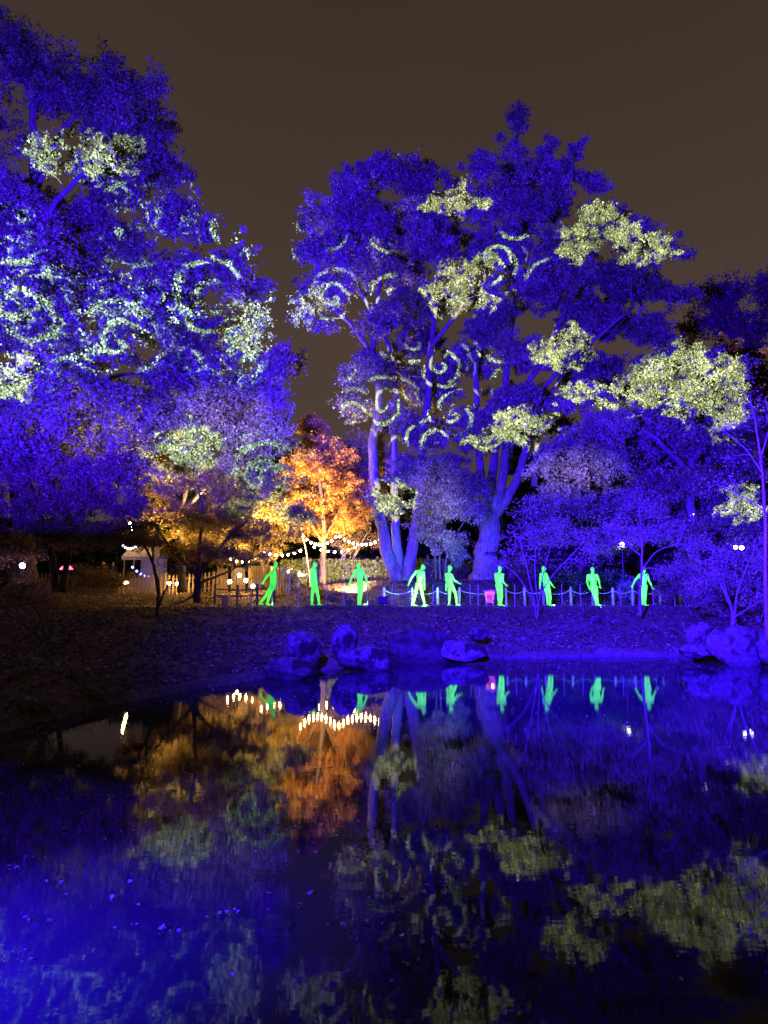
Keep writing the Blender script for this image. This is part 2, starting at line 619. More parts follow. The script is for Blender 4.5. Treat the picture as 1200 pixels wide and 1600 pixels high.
# ------------------------------------------------------------------ materials
M_bark = bark_mat('bark_grey', (0.07, 0.055, 0.045), (0.24, 0.20, 0.16))
M_bark_pale = bark_mat('bark_smooth_pale', (0.12, 0.10, 0.085), (0.30, 0.26, 0.22))
M_bark_dark = bark_mat('bark_dark', (0.05, 0.04, 0.03), (0.14, 0.11, 0.085))
L_oak = leaf_mat('leaves_oak', [(0, (0.05, 0.06, 0.03)), (0.4, (0.14, 0.15, 0.07)), (0.75, (0.26, 0.25, 0.13)), (1, (0.38, 0.36, 0.22))])
L_plane = leaf_mat('leaves_yellow_green', [(0, (0.05, 0.065, 0.035)), (0.4, (0.15, 0.17, 0.08)), (0.75, (0.28, 0.28, 0.14)), (1, (0.42, 0.40, 0.22))])
L_beech = leaf_mat('leaves_copper', [(0, (0.10, 0.07, 0.05)), (0.5, (0.22, 0.16, 0.09)), (1, (0.33, 0.22, 0.10))])
L_orange = leaf_mat('leaves_orange', [(0, (0.24, 0.09, 0.03)), (0.5, (0.48, 0.23, 0.06)), (1, (0.58, 0.36, 0.09))], 0.4)
L_yellow = leaf_mat('leaves_yellow', [(0, (0.13, 0.08, 0.04)), (0.35, (0.26, 0.17, 0.06)), (0.7, (0.42, 0.30, 0.08)), (1, (0.54, 0.44, 0.13))], 0.35)
L_red = leaf_mat('leaves_dark_red', [(0, (0.06, 0.025, 0.045)), (0.6, (0.16, 0.05, 0.09)), (1, (0.26, 0.09, 0.13))])
L_dark = leaf_mat('leaves_evergreen', [(0, (0.02, 0.03, 0.018)), (0.6, (0.04, 0.06, 0.03)), (1, (0.07, 0.09, 0.04))])
L_hedge = leaf_mat('leaves_hedge', [(0, (0.05, 0.07, 0.02)), (0.6, (0.11, 0.14, 0.045)), (1, (0.18, 0.19, 0.07))])
L_litter = leaf_mat('leaves_fallen', [(0, (0.05, 0.035, 0.03)), (0.4, (0.15, 0.10, 0.07)), (0.8, (0.31, 0.20, 0.13)), (1, (0.45, 0.35, 0.26))], 0.1)
L_float = leaf_mat('leaves_floating', [(0, (0.20, 0.14, 0.13)), (0.5, (0.42, 0.32, 0.32)), (1, (0.70, 0.60, 0.60))], 0.1, 0.15)
M_black = simple('black_metal', (0.02, 0.02, 0.022), 0.5, 0.3)
M_wood = simple('weathered_wood', (0.22, 0.16, 0.11), 0.85, scale=14, bump=0.004)
M_wood_dark = simple('dark_stained_wood', (0.07, 0.05, 0.04), 0.85, scale=14, bump=0.004)
M_wood_pale = simple('pale_timber', (0.36, 0.28, 0.18), 0.8, scale=10, bump=0.003)
M_rope = simple('pale_rope', (0.42, 0.37, 0.30), 0.9, scale=60, bump=0.004)
M_post = simple('grey_post', (0.34, 0.30, 0.26), 0.85, scale=20, bump=0.003)


def stone_mat(name, c0, c1, moss):
    m, n, l, out = mat(name)
    b = n.new('ShaderNodeBsdfPrincipled'); b.inputs['Roughness'].default_value = 0.85
    b.inputs['Specular IOR Level'].default_value = 0.25
    tc = n.new('ShaderNodeTexCoord')
    t1 = n.new('ShaderNodeTexNoise'); t1.inputs['Scale'].default_value = 7; t1.inputs['Detail'].default_value = 9; t1.inputs['Roughness'].default_value = 0.7
    t2 = n.new('ShaderNodeTexNoise'); t2.inputs['Scale'].default_value = 2.2; t2.inputs['Detail'].default_value = 6; t2.inputs['Roughness'].default_value = 0.65
    l.new(tc.outputs['Object'], t1.inputs['Vector']); l.new(tc.outputs['Object'], t2.inputs['Vector'])
    r = n.new('ShaderNodeValToRGB')
    r.color_ramp.elements[0].position = 0.38; r.color_ramp.elements[0].color = c0 + (1,)
    r.color_ramp.elements[1].position = 0.64; r.color_ramp.elements[1].color = c1 + (1,)
    l.new(t1.outputs['Fac'], r.inputs[0])
    k = n.new('ShaderNodeMapRange'); k.inputs['From Min'].default_value = 0.50; k.inputs['From Max'].default_value = 0.56
    l.new(t2.outputs['Fac'], k.inputs['Value'])
    mx = n.new('ShaderNodeMix'); mx.data_type = 'RGBA'
    l.new(k.outputs[0], mx.inputs['Factor']); l.new(r.outputs[0], mx.inputs[6]); mx.inputs[7].default_value = moss + (1,)
    l.new(mx.outputs[2], b.inputs['Base Color'])
    bp = n.new('ShaderNodeBump'); bp.inputs['Strength'].default_value = 1; bp.inputs['Distance'].default_value = 0.09
    l.new(t1.outputs['Fac'], bp.inputs['Height']); l.new(bp.outputs[0], b.inputs['Normal'])
    l.new(b.outputs[0], out.inputs[0])
    return m


M_stone = stone_mat('boulder_stone', (0.05, 0.045, 0.04), (0.17, 0.155, 0.14), (0.028, 0.03, 0.018))
M_stone_pale = stone_mat('pale_boulder_stone', (0.05, 0.045, 0.04), (0.20, 0.185, 0.17), (0.022, 0.022, 0.015))
M_stone_dark = stone_mat('mossy_boulder_stone', (0.03, 0.028, 0.025), (0.08, 0.07, 0.06), (0.02, 0.024, 0.014))
M_canvas = simple('white_canvas', (0.22, 0.20, 0.24), 0.8, noise=0.06)
M_cloth = simple('dark_coat', (0.03, 0.03, 0.035), 0.9)
M_skin = simple('skin', (0.45, 0.30, 0.22), 0.6, noise=0.08)
E_warm = emit('bulb_warm', (1.0, 0.55, 0.17), 300)
E_white = emit('lamp_white', (0.95, 0.92, 1.0), 30)
E_dim = emit('bulb_cool_white', (0.8, 0.75, 1.0), 7)
E_violet = emit('lamp_violet', (0.62, 0.32, 1.0), 60)
E_bluew = emit('bulb_blue', (0.12, 0.10, 1.0), 16)
E_pink = emit('lamp_red_pink', (1.0, 0.08, 0.22), 6.0)
E_window = emit('lit_window', (1.0, 0.80, 0.70), 4.0)


def ground_mat():
    m, n, l, out = mat('soil_and_litter')
    b = n.new('ShaderNodeBsdfPrincipled'); b.inputs['Roughness'].default_value = 0.95
    b.inputs['Specular IOR Level'].default_value = 0.15
    tc = n.new('ShaderNodeTexCoord')
    t1 = n.new('ShaderNodeTexNoise'); t1.inputs['Scale'].default_value = 9; t1.inputs['Detail'].default_value = 8
    t1.inputs['Roughness'].default_value = 0.75
    t2 = n.new('ShaderNodeTexNoise'); t2.inputs['Scale'].default_value = 0.5; t2.inputs['Detail'].default_value = 4
    l.new(tc.outputs['Object'], t1.inputs['Vector']); l.new(tc.outputs['Object'], t2.inputs['Vector'])
    r = n.new('ShaderNodeValToRGB')
    r.color_ramp.elements[0].position = 0.36; r.color_ramp.elements[0].color = (0.06, 0.05, 0.042, 1)
    r.color_ramp.elements[1].position = 0.68; r.color_ramp.elements[1].color = (0.27, 0.21, 0.165, 1)
    l.new(t1.outputs['Fac'], r.inputs[0])
    r2 = n.new('ShaderNodeValToRGB')
    r2.color_ramp.elements[0].position = 0.35; r2.color_ramp.elements[0].color = (0.6, 0.6, 0.55, 1)
    r2.color_ramp.elements[1].position = 0.65; r2.color_ramp.elements[1].color = (1.15, 1.1, 1.05, 1)
    l.new(t2.outputs['Fac'], r2.inputs[0])
    mx = n.new('ShaderNodeMix'); mx.data_type = 'RGBA'; mx.blend_type = 'MULTIPLY'
    mx.inputs['Factor'].default_value = 1
    l.new(r.outputs[0], mx.inputs[6]); l.new(r2.outputs[0], mx.inputs[7])
    l.new(mx.outputs[2], b.inputs['Base Color'])
    bp = n.new('ShaderNodeBump'); bp.inputs['Strength'].default_value = 1; bp.inputs['Distance'].default_value = 0.06
    l.new(t1.outputs['Fac'], bp.inputs['Height']); l.new(bp.outputs[0], b.inputs['Normal'])
    l.new(b.outputs[0], out.inputs[0])
    return m


def water_mat():
    m, n, l, out = mat('pond_water')
    b = n.new('ShaderNodeBsdfPrincipled')
    b.inputs['Base Color'].default_value = (0.022, 0.025, 0.034, 1)   # silty water seen from above
    b.inputs['Roughness'].default_value = 0.022
    b.inputs['IOR'].default_value = 1.333
    b.inputs['Specular IOR Level'].default_value = 0.32
    tc = n.new('ShaderNodeTexCoord')
    mp = n.new('ShaderNodeMapping'); mp.inputs['Scale'].default_value = (1.0, 2.4, 1.0)
    l.new(tc.outputs['Object'], mp.inputs[0])
    t = n.new('ShaderNodeTexNoise'); t.inputs['Scale'].default_value = 4.2; t.inputs['Detail'].default_value = 4
    t.inputs['Roughness'].default_value = 0.45
    l.new(mp.outputs[0], t.inputs['Vector'])
    bp = n.new('ShaderNodeBump'); bp.inputs['Strength'].default_value = 1.0; bp.inputs['Distance'].default_value = 0.00038
    l.new(t.outputs['Fac'], bp.inputs['Height']); l.new(bp.outputs[0], b.inputs['Normal'])
    l.new(b.outputs[0], out.inputs[0])
    return m


M_ground = ground_mat()
M_water = water_mat()
M_path = simple('trodden_gravel_path', (0.24, 0.20, 0.17), 0.95, noise=0.35, scale=30, bump=0.01)
M_kerb = simple('pale_stone_edging', (0.07, 0.062, 0.055), 0.9, noise=0.3, scale=9, bump=0.01)


# ------------------------------------------------------------------ ground, water, path, edging
def axis(lo, hi, step, far):
    mid = np.arange(lo, hi + 1e-6, step)
    g = [step]
    out_hi = [hi]
    while out_hi[-1] < far:
        g.append(g[-1] * 1.35); out_hi.append(out_hi[-1] + g[-1])
    out_lo = [lo]; k = step
    while out_lo[-1] > -far:
        k *= 1.35; out_lo.append(out_lo[-1] - k)
    return np.concatenate([out_lo[:0:-1], mid, out_hi[1:]])


gx = axis(-24, 26, 0.22, 600)
gy = axis(-2, 42, 0.22, 600)
XX, YY = np.meshgrid(gx, gy)
ZZ = ground_h(XX, YY)
nx, ny = len(gx), len(gy)
idx = np.arange(nx * ny).reshape(ny, nx)
fq = np.stack([idx[:-1, :-1], idx[:-1, 1:], idx[1:, 1:], idx[1:, :-1]], -1).reshape(-1, 4)
me = bpy.data.meshes.new('ground')
me.vertices.add(nx * ny)
me.vertices.foreach_set('co', np.stack([XX, YY, ZZ], -1).astype(np.float32).ravel())
me.loops.add(fq.size); me.loops.foreach_set('vertex_index', fq.astype(np.int32).ravel())
me.polygons.add(len(fq)); me.polygons.foreach_set('loop_start', np.arange(0, fq.size, 4, dtype=np.int32))
me.polygons.foreach_set('use_smooth', [True] * len(fq))
me.materials.append(M_ground)
me.update(calc_edges=True)
struct(link('ground', me))

w = MB()
w.add([(-30, 0.2, 0), (30, 0.2, 0), (30, 26, 0), (-30, 26, 0)], [(0, 1, 2, 3)])
struct(w.build('water', M_water))

pb = MB()
xs = np.arange(-26, 26.1, 0.5)
for i in range(len(xs) - 1):
    a, b = xs[i], xs[i + 1]
    rows = [29.0 + 0.12 * math.sin(a * 1.1), 30.2, 31.2 + 0.1 * math.sin(a * 0.8)]
    rows2 = [29.0 + 0.12 * math.sin(b * 1.1), 30.2, 31.2 + 0.1 * math.sin(b * 0.8)]
    vv = []
    for r1, r2 in zip(rows, rows2):
        vv += [(a, r1, G(a, r1) + 0.02), (b, r2, G(b, r2) + 0.02)]
    pb.add(vv, [(0, 1, 3, 2), (2, 3, 5, 4)])
struct(pb.build('path', M_path))

kb = thing('pond_edging', 'low pale stone edging along the right-hand waterline', 'edging')
xk = 3.4
rk = random.Random(4)
while xk < 9.6:
    ln = rk.uniform(0.7, 1.1)
    yk = float(np.interp(xk + ln / 2, _sx, _sy)) - 0.12
    y2 = float(np.interp(xk + ln, _sx, _sy)); y1 = float(np.interp(xk, _sx, _sy))
    m = MB().box((0, 0, 0), (ln - 0.03, 0.22, 0.15), taper=0.94)
    o = m.build('edging_stone', M_kerb, kb)
    o.location = (xk + ln / 2, yk, 0.0 + rk.uniform(-0.02, 0.02)); o.rotation_euler = (0, 0, math.atan2(y2 - y1, ln))
    xk += ln

# ------------------------------------------------------------------ trees
UP = np.array([0, 0, 1.0])


def make_tree(name, label, stems, lobes, leafm, barkm, n_leaves, leaf=0.16, clump=0.7, depth=30, seed=1,
              group=None, droop=0.0, zs=0.9, twig=0.012, dens=1.0, jitter=2.0, spread=0.30, cat='tree', rbase=None, pw=0.46, back=0.0):
    """stems: list of ([(px, py, depth) ...], r0, r1) ; lobes: (px, py, rx, ry[, depth offset]).
    Every leaf clump is tied back to the stems by a branch."""
    rng = np.random.default_rng(seed)
    if back:
        lobes = list(lobes) + [(a[0], a[1], a[2] * 0.9, a[3] * 0.9, (a[4] if len(a) > 4 else 0) + back * rng.uniform(0.7, 1.3)) for a in lobes if a[2] >= 40]
    nodes = []; par = []; rmin = []
    stem_paths = []
    for pts, r0, r1 in stems:
        W = np.array([P(*p) if len(p) == 3 else p[:3] for p in pts])
        # smooth it
        t = np.linspace(0, 1, len(W)); tt = np.linspace(0, 1, max(8, 4 * len(W)))
        S = np.stack([np.interp(tt, t, W[:, k]) for k in range(3)], 1)
        for _ in range(3):
            S[1:-1] = 0.25 * S[:-2] + 0.5 * S[1:-1] + 0.25 * S[2:]
        S[1:-1] += rng.normal(size=S[1:-1].shape) * r0 * 0.10
        start = len(nodes)
        for i, p in enumerate(S):
            nodes.append(p); par.append(start + i - 1 if i else -1)
            rmin.append(r0 + (r1 - r0) * (i / (len(S) - 1)) ** 0.8)
        stem_paths.append(list(range(start, len(nodes))))
    base = np.array(stems[0][0][0][:3], float)
    base = nodes[0].copy()
    # clump centres
    C = []
    for lb in lobes:
        px, py, rx, ry = lb[:4]
        dd = depth + (lb[4] if len(lb) > 4 else rng.uniform(-jitter, jitter))
        c = P(px, py, dd)
        k = dd / F
        rr = np.array([rx * k, max(rx, ry) * k * zs, ry * k])
        n = max(3, int(dens * 1.5 * (rx * k) * (ry * k) / (clump * clump) * 2.2))
        # each lobe breaks up into a few boughs with gaps between them
        kb_ = int(np.clip(n // 4, 1, 7))
        sub = rng.normal(size=(kb_, 3)); sub /= np.linalg.norm(sub, axis=1)[:, None]
        sub *= rng.uniform(0.3, 0.85, (kb_, 1)) if kb_ > 1 else 0.0
        sr = rng.uniform(0.45, 0.75, kb_) if kb_ > 1 else np.ones(1)
        w_ = rng.integers(0, kb_, n)
        q = rng.normal(size=(n, 3)); q /= np.linalg.norm(q, axis=1)[:, None]
        q *= rng.uniform(0.1, 1.0, (n, 1)) ** 0.45
        q = sub[w_] + q * sr[w_][:, None]
        far = rng.uniform(size=n) < 0.07
        q[far] *= rng.uniform(1.1, 1.45, (far.sum(), 1))
        C.append(c + q * (rr - 0.35 * np.minimum(clump, rr)))
    C = np.concatenate(C)
    C = C[C[:, 2] > ground_h(C[:, 0], C[:, 1]) + 0.25]
    N0 = np.array(nodes)
    order = np.argsort([np.min(np.linalg.norm(N0 - c, axis=1)) for c in C])
    cap = len(nodes) + len(C) * 4 + 4
    arr = np.zeros((cap, 3)); arr[:len(nodes)] = N0; nn = len(nodes)
    tips = []; bpaths = []
    for ci in order:
        c = C[ci]
        dv = c - arr[:nn]
        dist = np.linalg.norm(dv, axis=1)
        cost = dist + 0.7 * np.maximum(0, -dv[:, 2]) + 0.15 * np.abs(dv[:, 2])
        j = int(np.argmin(cost))
        a = arr[j]
        L = dist[j]
        ctrl = 0.5 * (a + c) + UP * (0.10 - droop) * L + rng.normal(size=3) * 0.10 * L
        path = [j]
        for t in (0.27, 0.52, 0.77, 1.0):
            p = (1 - t) ** 2 * a + 2 * t * (1 - t) * ctrl + t * t * c + (rng.normal(size=3) * 0.025 * L if t < 1 else 0)
            arr[nn] = p; nodes.append(p); par.append(path[-1]); rmin.append(0); path.append(nn); nn += 1
        bpaths.append(path); tips.append(nn - 1)
    cnt = np.zeros(nn)
    for t in tips:
        cnt[t] = 1
    for i in range(nn - 1, -1, -1):
        if par[i] >= 0:
            cnt[par[i]] += cnt[i]
    rad = np.maximum(np.array(rmin), twig * np.maximum(cnt, 1) ** pw)
    for i in range(nn):                                    # a branch is never thicker than what it grows from
        if par[i] >= 0 and rmin[i] == 0:
            rad[i] = min(rad[i], rad[par[i]] * 0.92)
    root = thing(name, label, cat, base, 0, group)
    inv = -base
    for k_, sp_ in enumerate(stem_paths):
        rr = np.maximum(np.array(rmin)[sp_], 0)
        pts = arr[sp_].copy()
        if rbase and k_ == 0:
            hh = pts[:, 2] - pts[0, 2]
            rr = rr * (1 + (rbase - 1) * np.exp(-hh / 0.55))
        MB().tube(pts + inv, rr, 12 if rr[0] > 0.1 else 6).build('trunk' if k_ == 0 else 'limb', barkm, root, True)
    bm_ = MB()
    for path in bpaths:
        rr = rad[path].copy(); rr[0] = min(rr[0], rr[1] * 1.25)
        rr[-1] = twig * 0.6
        bm_.tube(arr[path] + inv, rr, 6 if rr[1] > 0.06 else 4, cap=False)
    if bpaths:
        bm_.build('twigs', barkm, root, True)['kind'] = 'stuff'
    # leaves: twig ends round every clump centre, leaves round every twig end
    if n_leaves:
        nt = 12
        CC = np.array([arr[t] for t in tips])
        D = np.array([arr[p[-1]] - arr[p[-3]] for p in bpaths])
        D[:, 2] *= 0.7
        D /= np.linalg.norm(D, axis=1)[:, None] + 1e-9
        rad_c = clump * rng.uniform(0.5, 1.3, len(CC))
        wgt = rad_c ** 1.6 * rng.uniform(0.5, 1.4, len(CC))
        tw = np.repeat(CC, nt, 0)
        rc = np.repeat(rad_c, nt)[:, None]
        along = rng.uniform(-1.15, 1.0, (len(tw), 1))
        g = rng.normal(size=tw.shape) * 0.42 * (1.15 - 0.45 * along)
        g[:, 2] *= 0.75
        tw = tw + rc * (np.repeat(D, nt, 0) * along + g)
        wt = np.repeat(wgt, nt) * rng.uniform(0.3, 1.7, len(tw))
        per = np.maximum(1, (1.6 * n_leaves * wt / wt.sum()).astype(int))
        cen = np.repeat(tw, per, 0)
        off = rng.normal(size=cen.shape) * clump * spread * 0.8
        off[:, 2] *= 0.75
        cen = cen + off
        cen = cen[cen[:, 2] > ground_h(cen[:, 0], cen[:, 1]) + 0.05]
        ti = np.clip(np.repeat(np.repeat(rng.uniform(0, 1, len(CC)), nt), per)[:len(cen)] * 0.45 + rng.uniform(0, 1, len(cen)) * 0.6, 0, 1)
        link('crown', quads_mesh('crown', leaf_quads(rng, cen + inv, leaf * 0.80, tri=True), leafm, ti), root)
    return root


# --- giant oak on the left
make_tree('oak_tree', 'giant broad oak filling the left side, washed blue with pale scroll patterns',
          [([(35, 938, 28), (40, 820, 28), (30, 700, 28), (42, 560, 28), (45, 420, 28), (55, 300, 28), (50, 180, 28), (70, 110, 28)], 0.55, 0.09),
           ([(42, 560, 28), (110, 500, 29), (190, 440, 29), (260, 390, 28.5)], 0.13, 0.04),
           ([(45, 420, 28), (75, 330, 27), (110, 290, 26), (150, 250, 26)], 0.17, 0.05),
           ([(32, 640, 28), (110, 612, 29.5), (200, 580, 29.5), (270, 590, 29), (330, 575, 28.5)], 0.12, 0.04),
           ([(42, 520, 28), (-40, 430, 29.5), (-90, 330, 30)], 0.2, 0.06),
           ([(55, 300, 28), (95, 200, 28), (160, 150, 28)], 0.15, 0.05)],
          [(40, 95, 80, 50), (0, 60, 50, 40), (140, 130, 85, 55), (215, 185, 60, 60), (-60, 170, 90, 110), (95, 165, 70, 30, 1),
           (250, 255, 52, 55), (180, 290, 80, 48), (140, 250, 45, 40, -2), (66, 245, 34, 42, -2), (20, 340, 90, 50), (-70, 390, 110, 130), (265, 335, 55, 48),
           (100, 420, 90, 55), (190, 375, 70, 40), (330, 350, 38, 40), (290, 430, 85, 50), (370, 410, 36, 44), (30, 500, 110, 70), (200, 500, 100, 60),
           (320, 510, 60, 50), (385, 510, 36, 44), (430, 575, 42, 42), (110, 590, 110, 50), (260, 590, 100, 40), (370, 610, 60, 40),
           (10, 620, 80, 60), (440, 620, 30, 36), (60, 690, 110, 55), (180, 680, 100, 45), (120, 340, 70, 40, 2), (60, 430, 80, 50, 3), (170, 460, 80, 50, 3), (260, 490, 80, 50, 3), (100, 540, 90, 50, 3), (300, 560, 80, 40, 2), (330, 640, 80, 30, 2), (170, 210, 60, 40, 3), (400, 450, 30, 30), (40, 470, 80, 44, -3), (50, 390, 70, 36, -3), (30, 300, 60, 34, -2), (70, 640, 80, 40, -2), (140, 620, 60, 34, 1), (230, 630, 60, 34, 1), (110, 610, 60, 30, 4)],
          L_oak, M_bark, 270000, 0.14, 0.46, 27.5, 11, twig=0.009, dens=0.85, back=5.0, jitter=3.0, rbase=1.4)

# --- lower trees filling in under the oak
make_tree('maple_tree', 'low spreading maple under the oak at the far left edge, blue above and dark below',
          [([(88, 925, 25), (80, 860, 25), (60, 790, 25), (40, 730, 25)], 0.15, 0.04),
           ([(96, 925, 25), (106, 870, 25), (120, 800, 25), (150, 730, 25)], 0.13, 0.04),
           ([(80, 860, 25), (20, 800, 24), (-30, 760, 24)], 0.07, 0.03)],
          [(20, 730, 80, 38), (130, 740, 90, 40), (60, 780, 90, 32), (170, 780, 60, 28), (-40, 790, 80, 40), (90, 835, 70, 22),
           (20, 850, 60, 30), (150, 830, 50, 20), (190, 730, 50, 30)],
          L_beech, M_bark_dark, 52000, 0.10, 0.42, 25, 12, droop=0.08, jitter=1.2)
make_tree('lime_tree', 'rounded lime tree behind the yellow maple, violet with a pale round patch',
          [([(285, 925, 33), (280, 840, 33), (290, 760, 33), (300, 690, 33)], 0.22, 0.06),
           ([(285, 800, 33), (340, 740, 33), (400, 690, 33)], 0.12, 0.05)],
          [(230, 680, 60, 40), (290, 670, 60, 40), (268, 710, 46, 34, -2), (350, 680, 60, 42), (415, 690, 45, 45), (420, 750, 50, 40),
           (340, 740, 70, 40), (220, 740, 60, 30), (380, 790, 50, 28), (445, 800, 35, 26)],
          L_plane, M_bark, 56000, 0.13, 0.5, 31, 13, jitter=1.6)
make_tree('maple_tree', 'small yellow maple with a short dark trunk and spreading boughs, lit warm from behind',
          [([(308, 941, 28.5), (309, 915, 28.5), (311, 890, 28.5)], 0.17, 0.13),
           ([(311, 893, 28.5), (335, 868, 28.3), (356, 840, 28), (385, 815, 28)], 0.10, 0.03),
           ([(309, 900, 28.5), (285, 875, 28.3), (262, 850, 28), (240, 820, 28)], 0.09, 0.03),
           ([(310, 893, 28.5), (312, 850, 28.5), (318, 800, 28.5), (310, 760, 28.5)], 0.10, 0.03),
           ([(309, 912, 28.5), (345, 898, 28), (385, 880, 27.5)], 0.06, 0.02),
           ([(308, 925, 28.5), (288, 940, 28), (265, 945, 27.6)], 0.05, 0.02)],
          [(310, 760, 50, 25), (250, 800, 50, 26), (350, 790, 55, 28), (390, 830, 45, 22), (225, 840, 38, 18), (300, 820, 60, 22),
           (345, 860, 50, 16), (275, 860, 36, 14), (400, 870, 34, 14), (240, 765, 36, 22)],
          L_yellow, M_bark_dark, 26000, 0.09, 0.36, 28.3, 14, jitter=0.9, droop=0.05, spread=0.34, pw=0.4)
make_tree('small_tree', 'slim bare forked sapling with three dark stems leaning over the leaf litter',
          [([(246, 962, 24), (248, 920, 24), (240, 880, 24), (222, 845, 24), (210, 815, 24)], 0.07, 0.02),
           ([(248, 945, 24), (262, 915, 24), (272, 890, 24)], 0.05, 0.015),
           ([(247, 925, 24), (238, 880, 24), (240, 840, 24), (252, 810, 24)], 0.045, 0.015)],
          [(215, 820, 30, 20), (250, 815, 30, 20), (270, 890, 20, 14), (235, 850, 25, 14), (200, 850, 20, 10)],
          L_beech, M_bark_dark, 1600, 0.08, 0.35, 24, 15, jitter=0.5, dens=0.8)

# --- flaming maple behind the string lights
make_tree('maple_tree', 'flaming orange maple glowing behind the string lights',
          [([(504, 915, 37), (505, 870, 37), (508, 820, 37), (498, 740, 37), (492, 680, 37)], 0.20, 0.05),
           ([(508, 840, 37), (530, 800, 37), (545, 760, 37)], 0.10, 0.04),
           ([(506, 850, 37), (480, 810, 37), (468, 780, 37)], 0.10, 0.04)],
          [(480, 672, 32, 22), (505, 700, 36, 28), (485, 735, 36, 30), (525, 745, 34, 28), (500, 780, 46, 32), (545, 790, 34, 30),
           (465, 790, 34, 28), (520, 820, 50, 20), (470, 826, 36, 16), (550, 760, 36, 30), (460, 745, 30, 26), (530, 700, 28, 24)],
          L_orange, M_bark_dark, 46000, 0.12, 0.42, 37.5, 16, jitter=1.2)
make_tree('maple_tree', 'pinkish maple with two leaning stems at the hedge, right of the orange maple',
          [([(538, 905, 39), (536, 870, 39), (550, 820, 39), (560, 770, 39)], 0.16, 0.04),
           ([(541, 905, 39), (552, 872, 39), (575, 830, 39)], 0.13, 0.04)],
          [(560, 740, 40, 30), (580, 790, 40, 30), (540, 830, 36, 18), (570, 845, 36, 14), (600, 740, 34, 36), (555, 700, 30, 22), (520, 850, 40, 12), (585, 700, 30, 26)],
          L_beech, M_bark_pale, 22000, 0.12, 0.45, 39.5, 17, jitter=1.0)

make_tree('maple_tree', 'olive and amber maple filling in between the yellow maple and the orange maple',
          [([(412, 918, 37.5), (410, 870, 37.5), (405, 820, 37.5), (400, 770, 37.5)], 0.13, 0.04),
           ([(411, 890, 37.5), (440, 850, 37.5), (455, 815, 37.5)], 0.07, 0.03),
           ([(411, 880, 37.5), (375, 850, 37.5), (345, 835, 37.5)], 0.07, 0.03)],
          [(400, 780, 46, 30), (440, 800, 36, 30), (430, 840, 40, 22), (380, 830, 46, 26), (340, 840, 40, 24), (400, 862, 40, 14), (300, 850, 40, 22), (450, 760, 26, 26), (355, 870, 36, 12)],
          L_yellow, M_bark_dark, 34000, 0.11, 0.40, 37.5, 31, jitter=1.0, droop=0.05)
# --- three-stemmed tree in the middle
make_tree('ash_tree', 'tall three-stemmed tree in the middle with white spirals across its pale stems',
          [([(622, 908, 35), (606, 870, 35), (596, 820, 35), (588, 760, 35), (580, 700, 35), (590, 640, 35), (594, 590, 35), (580, 540, 35), (590, 470, 35), (600, 400, 35), (605, 330, 35)], 0.36, 0.07),
           ([(628, 908, 35.3), (620, 850, 35.3), (616, 780, 35.3), (615, 700, 35.3), (620, 620, 35.3), (612, 540, 35.3), (570, 470, 35.3), (535, 400, 35.3)], 0.28, 0.07),
           ([(636, 908, 34.8), (645, 850, 34.8), (655, 780, 34.8), (660, 700, 34.8), (668, 620, 34.8), (672, 560, 34.8), (680, 480, 34.8), (690, 400, 34.8), (680, 330, 34.8)], 0.32, 0.07),
           ([(584, 560, 35), (560, 520, 34.5), (520, 480, 34), (490, 450, 34)], 0.16, 0.05),
           ([(674, 540, 34.8), (715, 490, 34), (745, 440, 34)], 0.14, 0.05)],
          [(595, 265, 50, 26), (545, 290, 42, 30), (650, 278, 46, 28), (505, 345, 40, 36), (560, 350, 60, 45), (635, 345, 60, 45), (700, 310, 44, 30),
           (480, 400, 32, 36), (545, 420, 56, 42), (620, 420, 60, 40), (700, 380, 50, 36), (505, 460, 40, 32), (470, 490, 22, 22),
           (715, 450, 50, 38, -2), (765, 465, 34, 20, -2), (640, 480, 50, 30), (500, 505, 30, 16), (580, 500, 50, 28), (650, 530, 50, 24), (720, 560, 44, 26),
           (545, 580, 24, 36), (600, 580, 44, 30), (650, 600, 44, 36), (555, 640, 30, 36), (620, 660, 50, 30), (690, 610, 36, 40), (670, 680, 40, 26),
           (605, 785, 32, 26, -1)],
          L_oak, M_bark, 165000, 0.15, 0.50, 35, 21, dens=0.8, back=5.0, twig=0.010, jitter=2.6)
